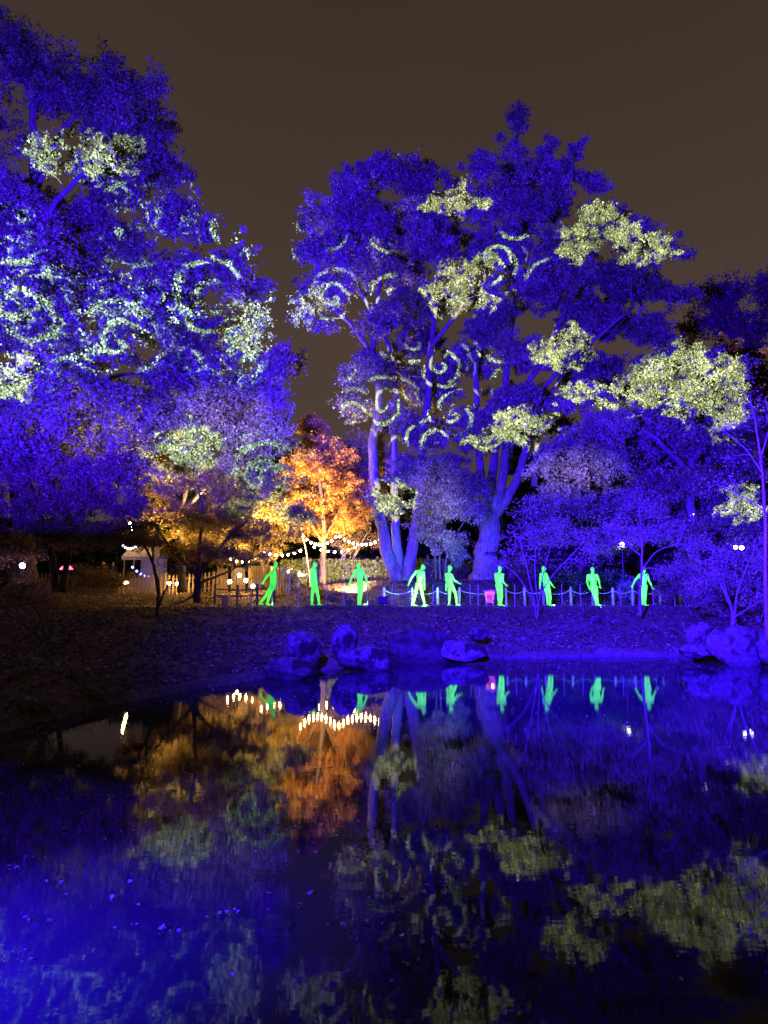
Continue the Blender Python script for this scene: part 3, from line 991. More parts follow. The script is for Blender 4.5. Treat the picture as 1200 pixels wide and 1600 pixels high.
# --- the great tree with four limbs
make_tree('beech_tree', 'tallest spiky-topped tree right of centre, thick flared trunk splitting into four limbs',
          [([(760, 908, 36), (761, 870, 36), (764, 835, 36), (768, 800, 36)], 0.58, 0.50),
           ([(764, 815, 36), (752, 770, 36), (748, 700, 36), (745, 640, 36), (742, 580, 36), (748, 500, 36), (760, 400, 36), (770, 300, 36)], 0.28, 0.06),
           ([(768, 812, 36), (768, 760, 36.4), (772, 690, 36.4), (790, 620, 36.4), (795, 540, 36.4), (810, 440, 36.4), (815, 320, 36.4), (808, 210, 36.4)], 0.32, 0.05),
           ([(770, 812, 36), (784, 760, 35.6), (790, 710, 35.6), (800, 640, 35.6), (850, 560, 35.6), (890, 470, 35.6), (930, 380, 35.6)], 0.30, 0.06),
           ([(770, 808, 36), (800, 770, 35.4), (818, 720, 35.2), (830, 660, 35), (850, 600, 35), (920, 540, 34.6), (990, 480, 34.4)], 0.28, 0.06),
           ([(835, 760, 36.6), (838, 700, 36.6), (845, 640, 36.6), (880, 580, 36.6)], 0.17, 0.06)],
          [(812, 176, 7, 14, 0), (808, 195, 12, 24, 0), (800, 235, 18, 24, 0), (852, 225, 15, 22, 0), (845, 262, 24, 24, 0), (900, 232, 8, 7, 0), (885, 262, 16, 18, 0), (760, 262, 22, 26, 0), (925, 290, 32, 14, 0), (880, 295, 34, 26, 0),
           (805, 290, 44, 34), (755, 320, 34, 34), (845, 330, 60, 36), (930, 345, 50, 32, -2), (985, 375, 44, 26, -2), (1030, 372, 16, 18, -2), (1058, 394, 13, 9, -2), (1000, 405, 36, 18, -2), (800, 380, 60, 36), (880, 390, 54, 34),
           (735, 400, 34, 36), (930, 430, 70, 30), (1010, 450, 64, 26), (1060, 462, 34, 20), (840, 450, 60, 36), (770, 500, 50, 36), (890, 490, 60, 36),
           (960, 500, 60, 34), (870, 545, 52, 34, -2), (1010, 520, 40, 26), (820, 560, 46, 30), (760, 570, 32, 32), (930, 575, 56, 26), (800, 620, 50, 24),
           (815, 668, 54, 28, -3), (758, 690, 30, 14, -3), (880, 625, 46, 18, -2), (720, 660, 36, 30)],
          L_plane, M_bark, 190000, 0.15, 0.50, 35.5, 22, dens=0.8, back=5.0, twig=0.010, jitter=2.2, rbase=1.7)
# --- right-hand trees
make_tree('plane_tree', 'broad tree on the right with a huge pale yellow patch across its crown',
          [([(1085, 925, 32), (1085, 850, 32), (1078, 760, 32), (1080, 680, 32), (1085, 590, 32)], 0.30, 0.08),
           ([(1080, 740, 32), (1020, 680, 31), (960, 640, 31)], 0.16, 0.05),
           ([(1080, 720, 32), (1130, 660, 31), (1160, 600, 31)], 0.16, 0.05)],
          [(1060, 565, 74, 34, -1), (1120, 600, 60, 42, -1), (1010, 600, 60, 28, -1), (1060, 625, 70, 30, -1), (1140, 650, 50, 34), (950, 615, 50, 18, -1),
           (990, 660, 70, 34), (1070, 690, 80, 40), (1160, 710, 50, 46), (920, 670, 60, 30), (960, 720, 70, 36), (1050, 760, 80, 40), (880, 710, 50, 34),
           (1140, 780, 60, 42), (980, 790, 80, 36), (900, 770, 60, 32), (1070, 830, 80, 34), (1180, 840, 50, 44), (870, 830, 50, 26), (960, 850, 60, 26)],
          L_plane, M_bark, 170000, 0.13, 0.46, 31.5, 23, dens=0.85, back=4.0, twig=0.010, jitter=1.8)
make_tree('copper_tree', 'dark red-leaved tree rising behind at the far right edge',
          [([(1175, 915, 46), (1170, 800, 46), (1165, 650, 46), (1160, 500, 46)], 0.35, 0.08)],
          [(1150, 470, 50, 26), (1195, 450, 46, 30), (1105, 462, 36, 20), (1180, 520, 60, 44), (1120, 510, 50, 30), (1240, 480, 60, 60), (1220, 600, 60, 80), (1160, 590, 50, 50)],
          L_red, M_bark_dark, 34000, 0.20, 0.8, 46, 24)
make_tree('small_tree', 'grey-leaved small tree with three thin stems beside the thick flared trunk',
          [([(688, 905, 34), (686, 870, 34), (690, 820, 34), (700, 770, 34)], 0.07, 0.02),
           ([(694, 908, 34), (697, 870, 34), (715, 830, 34), (735, 800, 34)], 0.06, 0.02),
           ([(681, 905, 34), (680, 860, 34), (668, 810, 34)], 0.06, 0.02)],
          [(700, 730, 50, 34), (690, 780, 50, 30), (722, 800, 32, 24), (680, 830, 36, 22), (705, 845, 24, 14), (725, 750, 30, 30), (660, 740, 36, 30), (700, 860, 24, 12)],
          L_plane, M_bark_dark, 36000, 0.11, 0.42, 34, 25, jitter=1.0)
make_tree('small_tree', 'fine-twigged many-stemmed small tree standing at the pond side of the path',
          [([(838, 966, 26), (836, 945, 26), (829, 915, 26), (822, 880, 26), (812, 845, 26)], 0.038, 0.012),
           ([(840, 966, 26), (843, 930, 26), (850, 890, 26), (862, 850, 26)], 0.03, 0.010),
           ([(838, 950, 26), (850, 915, 26), (880, 880, 26), (910, 850, 26)], 0.026, 0.010),
           ([(836, 950, 26), (815, 905, 26), (785, 880, 26), (765, 868, 26)], 0.024, 0.009),
           ([(840, 940, 26), (835, 890, 26), (838, 840, 26)], 0.024, 0.009)],
          [(810, 830, 40, 30), (860, 830, 46, 34), (910, 840, 40, 28), (780, 870, 34, 20), (840, 800, 50, 24), (900, 880, 34, 20), (930, 870, 30, 20), (830, 870, 40, 16)],
          L_plane, M_bark_pale, 3000, 0.075, 0.34, 26, 26, jitter=0.8, twig=0.007, pw=0.42, dens=2.0)
make_tree('small_tree', 'slender upright tree whose thin stem crosses the rightmost green figure',
          [([(1000, 962, 25.5), (1000, 930, 25.5), (1003, 890, 25.5), (1003, 840, 25.5), (998, 790, 25.5)], 0.06, 0.018),
           ([(1003, 890, 25.5), (1025, 860, 25.3), (1060, 850, 25)], 0.026, 0.010),
           ([(1003, 870, 25.5), (975, 845, 25.3), (950, 830, 25)], 0.026, 0.010)],
          [(1000, 780, 50, 26), (960, 825, 40, 20), (1040, 830, 50, 24), (1080, 860, 40, 24), (1050, 890, 40, 16), (1010, 830, 40, 20)],
          L_plane, M_bark_pale, 3000, 0.075, 0.34, 25.5, 27, jitter=0.8, twig=0.007, pw=0.42, dens=2.0)
make_tree('bare_shrub', 'bare branching shrub on the right bank above the boulders',
          [([(1144, 982, 22), (1146, 960, 22), (1135, 930, 22), (1120, 900, 22), (1112, 870, 22)], 0.06, 0.015),
           ([(1147, 975, 22), (1150, 930, 22), (1165, 890, 22), (1178, 860, 22)], 0.045, 0.012),
           ([(1146, 965, 22), (1170, 950, 22), (1195, 935, 22)], 0.035, 0.012),
           ([(1144, 950, 22), (1128, 905, 22), (1140, 865, 22)], 0.03, 0.012)],
          [(1110, 880, 34, 26), (1145, 860, 30, 26), (1180, 870, 30, 30), (1190, 930, 30, 20), (1095, 920, 30, 20), (1160, 900, 36, 20)],
          L_plane, M_bark_pale, 2600, 0.07, 0.30, 22, 28, jitter=0.5, cat='shrub', twig=0.008, pw=0.42)
make_tree('bare_tree', 'thin pole-like bare tree at the right edge of the picture',
          [([(1199, 1000, 18), (1196, 920, 18), (1196, 820, 18), (1192, 740, 18), (1184, 680, 18), (1172, 620, 18)], 0.055, 0.015),
           ([(1192, 740, 18), (1165, 700, 18), (1130, 672, 18)], 0.022, 0.008),
           ([(1196, 800, 18), (1170, 780, 18), (1120, 757, 18)], 0.02, 0.008),
           ([(1190, 710, 18), (1205, 660, 18), (1195, 620, 18)], 0.02, 0.008)],
          [(1130, 670, 30, 16), (1120, 765, 36, 20), (1170, 620, 26, 26), (1150, 720, 26, 14), (1200, 640, 30, 30)],
          L_plane, M_bark_pale, 700, 0.06, 0.34, 18, 29, jitter=0.4, twig=0.007, pw=0.40)
make_tree('low_shrub', 'low leafless shrub in the dark on the left bank',
          [([(72, 1005, 17), (66, 970, 17), (50, 940, 17)], 0.03, 0.01), ([(74, 1005, 17), (80, 965, 17), (95, 935, 17)], 0.03, 0.01),
           ([(70, 1005, 17), (45, 980, 17), (20, 965, 17)], 0.025, 0.01)],
          [(50, 945, 30, 18), (95, 940, 28, 18), (25, 965, 26, 14), (75, 960, 24, 16)],
          L_beech, M_bark_dark, 900, 0.06, 0.28, 17, 30, jitter=0.4, cat='shrub', twig=0.007, pw=0.4)
# evergreens far behind
bgt = [(120, 850, 90, 60, 52, 'dark evergreen behind the stall at the far left'),
       (440, 760, 56, 90, 52, 'dark evergreen behind the orange maple'),
       (600, 800, 60, 70, 50, 'dark evergreen between the orange maple and the three stems'),
       (690, 770, 55, 100, 52, 'dark evergreen seen between the three stems and the thick trunk'),
       (840, 770, 80, 110, 50, 'dark evergreen behind the thick flared trunk, to its right'),
       (1000, 750, 100, 120, 52, 'dark evergreen behind the broad right-hand tree'),
       (1150, 730, 110, 150, 52, 'dark evergreen behind the bare pole-like tree'),
       (270, 820, 80, 60, 54, 'dark evergreen behind the yellow maple')]
for i, (px, py, rx, ry, dep, lab) in enumerate(bgt):
    make_tree('evergreen_tree', lab, [([(px, 905, dep), (px + 4, 840, dep), (px, py - ry * 0.6, dep)], 0.25, 0.05)],
              [(px, py, rx, ry, 0), (px - rx * 0.5, py + 40, rx * 0.6, 40, 0), (px + rx * 0.5, py + 45, rx * 0.6, 40, 0)],
              L_dark, M_bark_dark, 14000, 0.34, 1.0, dep, 40 + i, dens=0.6, group='evergreens at the back')


# ------------------------------------------------------------------ hedges
def hedge(name, label, x0, x1, y, thick, top, leafm, n, leaf, seed, wob=0.06):
    rng = np.random.default_rng(seed)
    root = thing(name, label, 'hedge', (0, 0, 0))
    core = MB()
    xs = np.linspace(x0, x1, max(4, int((x1 - x0) / 1.5)))
    zb = [min(G(a, y - thick / 2), G(a, y + thick / 2)) - 0.05 for a in xs]
    zt = [top(a) for a in xs]
    i0 = 0.18
    for i in range(len(xs) - 1):
        a, b = xs[i], xs[i + 1]
        ya, yb = y - thick / 2 + i0, y + thick / 2 - i0
        core.add([(a, ya, zb[i]), (b, ya, zb[i + 1]), (b, yb, zb[i + 1]), (a, yb, zb[i]),
                  (a, ya, zt[i] - i0), (b, ya, zt[i + 1] - i0), (b, yb, zt[i + 1] - i0), (a, yb, zt[i] - i0)],
                 [(4, 5, 6, 7), (0, 1, 5, 4), (2, 3, 7, 6)] + ([(3, 0, 4, 7)] if i == 0 else []) + ([(1, 2, 6, 5)] if i == len(xs) - 2 else []))
    core.build('branch_core', M_bark_dark, root)
    X = rng.uniform(x0, x1, n)
    ZB = np.interp(X, xs, zb); ZT = np.interp(X, xs, zt)
    side = rng.uniform(size=n)
    Yc = np.where(side < 0.62, y - thick / 2, rng.uniform(y - thick / 2, y + thick / 2, n))
    Zc = np.where(side < 0.62, ZB + rng.uniform(0, 1, n) * (ZT - ZB), ZT)
    end = side > 0.95
    X = np.where(end, np.where(rng.uniform(size=n) < 0.5, x0, x1), X)
    Zc = np.where(end, ZB + rng.uniform(0, 1, n) * (ZT - ZB), Zc)
    c = np.stack([X, Yc, Zc], 1)
    c += wob * np.stack([_hash(X * 3, Zc * 4), _hash(Zc * 4.1, X * 3.1), _hash(X * 2.6, Yc * 3)], 1) + rng.normal(size=c.shape) * 0.06
    ti = np.clip(rng.uniform(0, 1, n) * 0.7 + 0.3 * rng.uniform(size=n), 0, 1)
    link('foliage', quads_mesh('foliage', leaf_quads(rng, c, leaf), leafm, ti), root)
    return root


hz = P(600, 878, 38.5)[2]
hedge('clipped_hedge', 'clipped green hedge behind the string lights and the three stems', PX(443, 38.5), PX(850, 38.5), 38.6, 1.3,
      lambda a: hz + 0.03 * math.sin(a * 1.3), L_hedge, 42000, 0.10, 51)
hedge('evergreen_hedge', 'long dark evergreen hedge closing off the view at the back', -46, 46, 58, 3.0,
      lambda a: P(600, 822, 58)[2] + 0.9 * math.sin(a * 0.31) + 0.5 * math.sin(a * 0.83 + 2), L_dark, 26000, 0.42, 52, wob=0.5)


def round_shrub(label, px, py, rx, ry, dep, leafm, n, leaf, seed, group=None):
    x = PX(px, dep)
    g = G(x, dep)
    b = (F * (2 - g) / dep) + 920
    return make_tree('round_shrub', label, [([(px, b, dep), (px - rx * 0.25, (b + py) / 2, dep), (px - rx * 0.5, py, dep)], 0.03, 0.012),
                                            ([(px + 2, b, dep), (px + rx * 0.3, (b + py) / 2, dep), (px + rx * 0.5, py, dep)], 0.03, 0.012),
                                            ([(px + 1, b, dep), (px, (b + py) / 2, dep), (px, py - ry * 0.3, dep)], 0.03, 0.012)],
                     [(px, py, rx, ry, 0), (px - rx * 0.5, py + ry * 0.3, rx * 0.6, ry * 0.6, 0), (px + rx * 0.5, py + ry * 0.3, rx * 0.6, ry * 0.6, 0)],
                     leafm, M_bark_pale, n, leaf, 0.34, dep, seed, cat='shrub', twig=0.008, group=group, pw=0.4)


round_shrub('twiggy blue-lit shrub just right of the rightmost figure', 1075, 905, 44, 34, 28, L_plane, 7000, 0.08, 61)
round_shrub('twiggy blue-lit shrub behind the right-hand boulders', 1130, 930, 50, 34, 26.5, L_plane, 8000, 0.08, 62)
round_shrub('twiggy blue-lit shrub at the foot of the pole-like tree', 1185, 920, 36, 44, 24.5, L_plane, 7000, 0.08, 63)
round_shrub('dark low shrub at the fence under the left-hand maple', 150, 905, 44, 20, 30, L_beech, 4000, 0.09, 64)
round_shrub('dark rounded shrub beside the purple lamp at far left', 30, 925, 50, 26, 27, L_beech, 4500, 0.09, 65)
round_shrub('violet-lit shrub at the left end of the clipped hedge', 458, 915, 24, 18, 35, L_plane, 3500, 0.08, 66)
round_shrub('dim low shrub behind the rope fence, right of the thick trunk', 905, 900, 60, 22, 33.5, L_dark, 5000, 0.10, 67)

# ------------------------------------------------------------------ leaf litter
rng = np.random.default_rng(70)
N = 130000
x = rng.uniform(-17, 19, N); y = rng.uniform(8, 38, N)
ys = np.interp(x, _sx, _sy)
drift = 0.5 + 0.5 * np.sin(x * 1.3 + 2 * np.sin(y * 0.8)) * np.sin(y * 1.1 + 1.5 * np.sin(x * 0.9))
ok = (y > ys + 0.35) & (rng.uniform(size=N) < 0.25 + 0.85 * drift) & ~((y > 29.1) & (y < 31.1) & (rng.uniform(size=N) < 0.8)) & (np.abs(x) < 0.62 * y + 1)
x, y = x[ok], y[ok]
z = ground_h(x, y) + rng.uniform(0.012, 0.035, len(x))
c = np.stack([x, y, z], 1)
q = leaf_quads(rng, c, 0.095, up=3.0)
o = link('fallen_leaves', quads_mesh('fallen_leaves', q, L_litter, rng.uniform(0, 1, len(x)) ** 1.5))
struct(o, 'stuff', 'brown fallen leaves littering the pond bank and the mound')
# rough grass along the lip of the bank
N = 16000
x = rng.uniform(-3, 12, N); y = 28.2 + rng.normal(size=N) * 0.45
y = np.minimum(y, 28.95)
tx = rng.uniform(-9, 11, 110); ty = np.interp(tx, _sx, _sy) + 0.25 + rng.uniform(0, 1, 110) ** 2 * 6     # scattered tufts on the slope
ty = np.minimum(ty, 28.6)
k_ = np.repeat(np.arange(110), 60)
x = np.concatenate([x, tx[k_] + rng.normal(size=len(k_)) * 0.07]); y = np.concatenate([y, ty[k_] + rng.normal(size=len(k_)) * 0.07])
N = len(x)
z = ground_h(x, y)
hgt = rng.uniform(0.05, 0.15, N); th = rng.uniform(0, 6.28, N); wd = 0.012
dx, dy = np.cos(th) * wd, np.sin(th) * wd
ln = rng.normal(size=(N, 2)) * 0.05
b0 = np.stack([x - dx, y - dy, z], 1); b1 = np.stack([x + dx, y + dy, z], 1)
t0 = np.stack([x + ln[:, 0] + dx * .2, y + ln[:, 1] + dy * .2, z + hgt], 1); t1 = np.stack([x + ln[:, 0] - dx * .2, y + ln[:, 1] - dy * .2, z + hgt], 1)
o = link('grass', quads_mesh('grass', np.stack([b0, b1, t0, t1], 1), L_hedge, rng.uniform(0, 1, N)))
struct(o, 'stuff', 'rough short grass along the lip of the bank')
# leaves afloat
cl = []
for i in range(420):
    d = 3.8 + 11 * rng.uniform() ** 0.9
    px = rng.uniform(-20, 720) if rng.uniform() < 0.72 else rng.uniform(500, 1200)
    xx = (px - 600) / F * d
    k = int(rng.choice([1, 1, 1, 2, 3, 5]))
    a = rng.uniform(-0.4, 0.4)
    t = rng.normal(size=k) * 0.10
    cl.append(np.stack([xx + t * math.cos(a) + rng.normal(size=k) * 0.02, d + t * math.sin(a) + rng.normal(size=k) * 0.03, np.full(k, 0.012)], 1))
c = np.concatenate(cl)
c = c[c[:, 1] < np.interp(c[:, 0], _sx, _sy) - 0.3]
o = link('floating_leaves', quads_mesh('floating_leaves', leaf_quads(rng, c, 0.031, up=4.0), L_float, rng.uniform(0, 1, len(c))))
struct(o, 'stuff', 'small pale fallen leaves floating on the dark pond')


# ------------------------------------------------------------------ boulders
def boulder(label, px, py, rx, ry, dep, material, seed, flat=1.0, tilt=0.0, sink=0.25):
    """centre pixel, half sizes in pixels, depth"""
    rng = np.random.default_rng(seed)
    bm = bmesh.new()
    bmesh.ops.create_icosphere(bm, subdivisions=4, radius=1.0)
    k = dep / F
    dirs = rng.normal(size=(26, 3)); dirs /= np.linalg.norm(dirs, axis=1)[:, None]
    cut = rng.uniform(0.68, 1.05, 26)
    ph = rng.uniform(0, 6, 6)
    for v in bm.verts:
        p = np.array(v.co)
        for d, cc in zip(dirs, cut):                      # chip flat facets off a ball
            s = p @ d
            if s > cc:
                p = p - d * (s - cc) * 0.85
        p = p * (1 + 0.035 * math.sin(5 * p[0] + ph[0]) * math.sin(4 * p[1] + ph[1]) + 0.02 * math.sin(11 * p[2] + ph[2] + 3 * p[0])
                 + 0.012 * math.sin(19 * p[0] + ph[3]) * math.sin(17 * p[2] + ph[4]))
        v.co = p
    me = bpy.data.meshes.new('boulder')
    c = P(px, py, dep)
    S = Matrix.Diagonal((rx * k * 1.08, max(rx * 0.85, ry * 0.8) * k * flat, ry * k * (1 + sink), 1))
    bm.transform(Matrix.Rotation(tilt, 4, 'Y') @ S)
    bm.to_mesh(me); bm.free()
    me.materials.append(material)
    me.polygons.foreach_set('use_smooth', [True] * len(me.polygons))
    o = link('boulder', me, None, (c[0], c[1], c[2] - ry * k * sink))
    return tag(o, label, 'boulder')


boulder('dark rounded boulder with a violet highlight, left of the upright pale stone', 470, 1012, 30, 26, 17.6, M_stone_pale, 1)
boulder('low flat dark boulder nearest the water at the left of the rock group', 458, 1042, 42, 20, 16.6, M_stone, 2)
boulder('upright pale pointed stone in the middle of the rock group', 538, 998, 20, 27, 18.3, M_stone_pale, 3, 0.9)
boulder('long low speckled boulder right of the upright pale stone', 578, 1024, 46, 17, 18.2, M_stone_pale, 4, 0.7)
boulder('huge smooth domed dark boulder below the floodlight', 655, 1010, 62, 26, 20.6, M_stone_dark, 5, 0.8)
boulder('flat-topped grey boulder at the waterline under the pink bucket lamp', 724, 1013, 38, 15, 20.0, M_stone_pale, 6, 0.8)
boulder('small rounded stone lying above the flat-topped grey boulder', 746, 988, 16, 9, 21.8, M_stone, 7)
boulder('angular blue-lit boulder left of the big one on the right shore', 1096, 990, 22, 18, 20.6, M_stone_pale, 8)
boulder('low wedge of rock in the water below the angular boulder', 1094, 1015, 30, 11, 19.8, M_stone_pale, 9)
boulder('large sloping blue-lit boulder at the right-hand shore', 1152, 1006, 46, 30, 19.4, M_stone, 10, 0.8, 0.12)
boulder('rock half cut off by the right edge of the picture', 1215, 1010, 30, 24, 18.6, M_stone, 11)
boulder('tall rounded blue boulder behind the rope fence near the rightmost figure', 984, 925, 24, 30, 33.5, M_stone_pale, 12)
boulder('small dark stone on the bank below the two rightmost figures', 932, 968, 9, 6, 25.5, M_stone, 13)


# ------------------------------------------------------------------ figures
def green_mat():
    m, n, l, out = mat('fluorescent_green_mesh')
    tc = n.new('ShaderNodeTexCoord')
    t = n.new('ShaderNodeTexNoise'); t.inputs['Scale'].default_value = 5; t.inputs['Detail'].default_value = 4
    l.new(tc.outputs['Object'], t.inputs['Vector'])
    v = n.new('ShaderNodeTexVoronoi'); v.inputs['Scale'].default_value = 34; v.feature = 'DISTANCE_TO_EDGE'
    l.new(tc.outputs['Object'], v.inputs['Vector'])
    b = n.new('ShaderNodeBsdfPrincipled')
    b.inputs['Base Color'].default_value = (0.26, 0.75, 0.02, 1)
    b.inputs['Roughness'].default_value = 0.55
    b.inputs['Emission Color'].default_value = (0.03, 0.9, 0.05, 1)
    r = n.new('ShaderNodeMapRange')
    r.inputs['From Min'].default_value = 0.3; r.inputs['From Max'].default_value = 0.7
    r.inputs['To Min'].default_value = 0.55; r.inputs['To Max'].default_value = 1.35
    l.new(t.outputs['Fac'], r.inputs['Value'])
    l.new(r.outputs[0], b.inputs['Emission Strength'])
    bp = n.new('ShaderNodeBump'); bp.inputs['Distance'].default_value = 0.01; bp.inputs['Strength'].default_value = 0.5
    l.new(v.outputs['Distance'], bp.inputs['Height']); l.new(bp.outputs[0], b.inputs['Normal'])
    l.new(b.outputs[0], out.inputs[0])
    return m


M_green = green_mat()


def cap_chain(mb, pts, rads):
    pts = [np.asarray(p, float) for p in pts]
    for p, r in zip(pts, rads):
        mb.ball(p, r, 12, 8)
    for a, b, ra, rb in zip(pts[:-1], pts[1:], rads[:-1], rads[1:]):
        mb.tube([a, 0.5 * (a + b), b], [ra, 0.5 * (ra + rb), rb], 12)


def body_mesh(name, J, mats, k=1.0, coat=False):
    """J: joints head, neck, pelvis, shL, shR, elL, elR, haL, haR, knL, knR, foL, foR (toe directions tL, tR)"""
    m = MB()
    a = lambda q: np.asarray(J[q], float)
    head, neck, pel = a('head'), a('neck'), a('pelvis')
    face = np.array(J.get('face', (0, -1, 0)), float)
    side = np.cross(face, UP); side /= np.linalg.norm(side)
    chest = 0.62 * neck + 0.38 * pel
    belly = 0.35 * neck + 0.65 * pel
    shm = 0.5 * (a('shL') + a('shR'))
    ax = a('shR') - a('shL'); ax /= np.linalg.norm(ax)
    th = math.atan2(ax[1], ax[0])

    def ell(c, r):
        b = MB().ball((0, 0, 0), r, 14, 10)
        v = b.v[0]
        cs, sn = math.cos(th), math.sin(th)
        v = np.stack([v[:, 0] * cs - v[:, 1] * sn, v[:, 0] * sn + v[:, 1] * cs, v[:, 2]], 1)
        m.add(v + c, b.f)
    w = 1.25 if coat else 1.0
    ell(chest, (0.165 * w, 0.115 * w, 0.20))
    ell(belly, (0.135 * w, 0.10 * w, 0.17))
    ell(pel + UP * 0.02, (0.155 * w, 0.11 * w, 0.13))
    cap_chain(m, [shm - UP * 0.02, neck + UP * 0.03, head - UP * 0.06], [0.075, 0.058, 0.058])
    cap_chain(m, [a('shL'), shm, a('shR')], [0.068, 0.085, 0.068])
    # head: skull, jaw, nose, brow, ears
    ell_h = MB().ball(head + UP * 0.02, (0.078, 0.092, 0.105), 14, 10)
    m.add(ell_h.v[0], ell_h.f)
    m.ball(head + face * 0.03 - UP * 0.06, (0.052, 0.055, 0.055), 10, 8)
    m.ball(head + face * 0.098 - UP * 0.005, (0.016, 0.018, 0.026), 8, 6)
    m.ball(head + face * 0.078 + UP * 0.035, (0.045, 0.02, 0.014), 8, 6)
    m.ball(head + face * 0.082 - UP * 0.058, (0.024, 0.014, 0.010), 8, 6)
    for s in (-1, 1):
        m.ball(head + side * s * 0.082, (0.016, 0.022, 0.034), 8, 6)
    for s, S in ((-1, 'L'), (1, 'R')):
        sh, el, ha = a('sh' + S), a('el' + S), a('ha' + S)
        cap_chain(m, [sh, 0.6 * sh + 0.4 * el, el], [0.062 * w, 0.054 * w, 0.042 * w])
        cap_chain(m, [el, 0.65 * el + 0.35 * ha, ha], [0.042 * w, 0.044 * w, 0.028])
        d = (ha - el) / (np.linalg.norm(ha - el) + 1e-9)
        ref = face if abs(d @ face) < 0.9 else UP
        wv = np.cross(d, ref); wv /= np.linalg.norm(wv); nv = np.cross(wv, d)
        palm = ha + d * 0.05
        cap_chain(m, [ha, palm - wv * 0.022, palm + wv * 0.022, ha], [0.026, 0.022, 0.022, 0.026])
        for f_, fl in zip((-1.5, -0.5, 0.5, 1.5), (0.062, 0.078, 0.082, 0.070)):
            b0 = palm + d * 0.028 + wv * f_ * 0.021
            b1 = b0 + d * fl * 0.5 + nv * 0.008 + wv * f_ * 0.006
            cap_chain(m, [b0, b1, b1 + d * fl * 0.42 + nv * 0.024], [0.0125, 0.0115, 0.010])
        cap_chain(m, [ha + d * 0.02 + wv * 0.03 * s, ha + d * 0.05 + wv * 0.055 * s, ha + d * 0.085 + wv * 0.062 * s], [0.015, 0.013, 0.011])
        hip = pel + ax * s * 0.085
        kn, fo = a('kn' + S), a('fo' + S)
        cap_chain(m, [hip, 0.55 * hip + 0.45 * kn, kn], [0.092 * w, 0.078 * w, 0.056])
        cf = 0.68 * kn + 0.32 * fo
        cap_chain(m, [kn, cf, fo], [0.056, 0.058, 0.036])
        toe = np.array(J.get('t' + S, (0.3, -0.9, 0)), float); toe /= np.linalg.norm(toe)
        cap_chain(m, [fo - toe * 0.045 - UP * 0.02, fo + toe * 0.06 - UP * 0.035, fo + toe * 0.155 - UP * 0.045], [0.040, 0.038, 0.026])
    if coat:
        cap_chain(m, [belly, pel - UP * 0.12, 0.5 * (a('knL') + a('knR')) + UP * 0.12], [0.17, 0.19, 0.20])
    tmp = m.build(name, M_green)
    md = tmp.modifiers.new('r', 'REMESH'); md.mode = 'VOXEL'; md.voxel_size = 0.0135; md.use_smooth_shade = True
    sm = tmp.modifiers.new('s', 'SMOOTH'); sm.factor = 0.5; sm.iterations = 3
    dc = tmp.modifiers.new('d', 'DECIMATE'); dc.ratio = 0.4
    dg = bpy.context.evaluated_depsgraph_get()
    me = bpy.data.meshes.new_from_object(tmp.evaluated_get(dg))
    old = tmp.data
    bpy.data.objects.remove(tmp); bpy.data.meshes.remove(old)
    me.name = name
    me.materials.clear()
    for q in mats:
        me.materials.append(q)
    if len(mats) > 1:
        zz = head[2] - 0.12
        for p in me.polygons:
            p.material_index = 1 if p.center[2] > zz else 0
    me.polygons.foreach_set('use_smooth', [True] * len(me.polygons))
    return me


def pose(ox, oy, sc, **kw):
    """joints read off the picture: (x, y) in a common pixel frame -> metres in the figure's own upright plane"""
    J = {}
    g = lambda q: np.array([(kw[q][0] - ox) * sc, 0.0, (oy - kw[q][1]) * sc])
    for q in ('head', 'pelvis', 'shL', 'shR', 'elL', 'elR', 'haL', 'haR', 'knL', 'knR', 'foL', 'foR'):
        J[q] = g(q)
    J['neck'] = 0.5 * (J['shL'] + J['shR']) * 0.75 + J['head'] * 0.25
    dx = J['shR'][0] - J['shL'][0]
    yo = 0.5 * math.sqrt(max(0.0, 0.36 ** 2 - dx * dx))
    turn = kw.get('turn', 1)                     # which shoulder is nearer the viewer
    for S, sg in (('L', 1), ('R', -1)):
        J['sh' + S][1] += sg * turn * yo
        J['el' + S][1] += sg * turn * (yo + 0.03)
        J['ha' + S][1] += sg * turn * (yo + 0.01) + kw.get('fwd', -0.06)
        J['kn' + S][1] += sg * turn * yo * 0.45 - 0.02
        J['fo' + S][1] += sg * turn * yo * 0.45
        J['fo' + S][2] = max(J['fo' + S][2], 0.085)
    t = kw.get('toe', (0.9, -0.4))
    J['tL'] = kw.get('toeL', t) + (0,); J['tR'] = kw.get('toeR', t) + (0,)
    fc = np.array(kw.get('face', t) + (0.0,), float)
    J['face'] = fc / np.linalg.norm(fc)
    return J


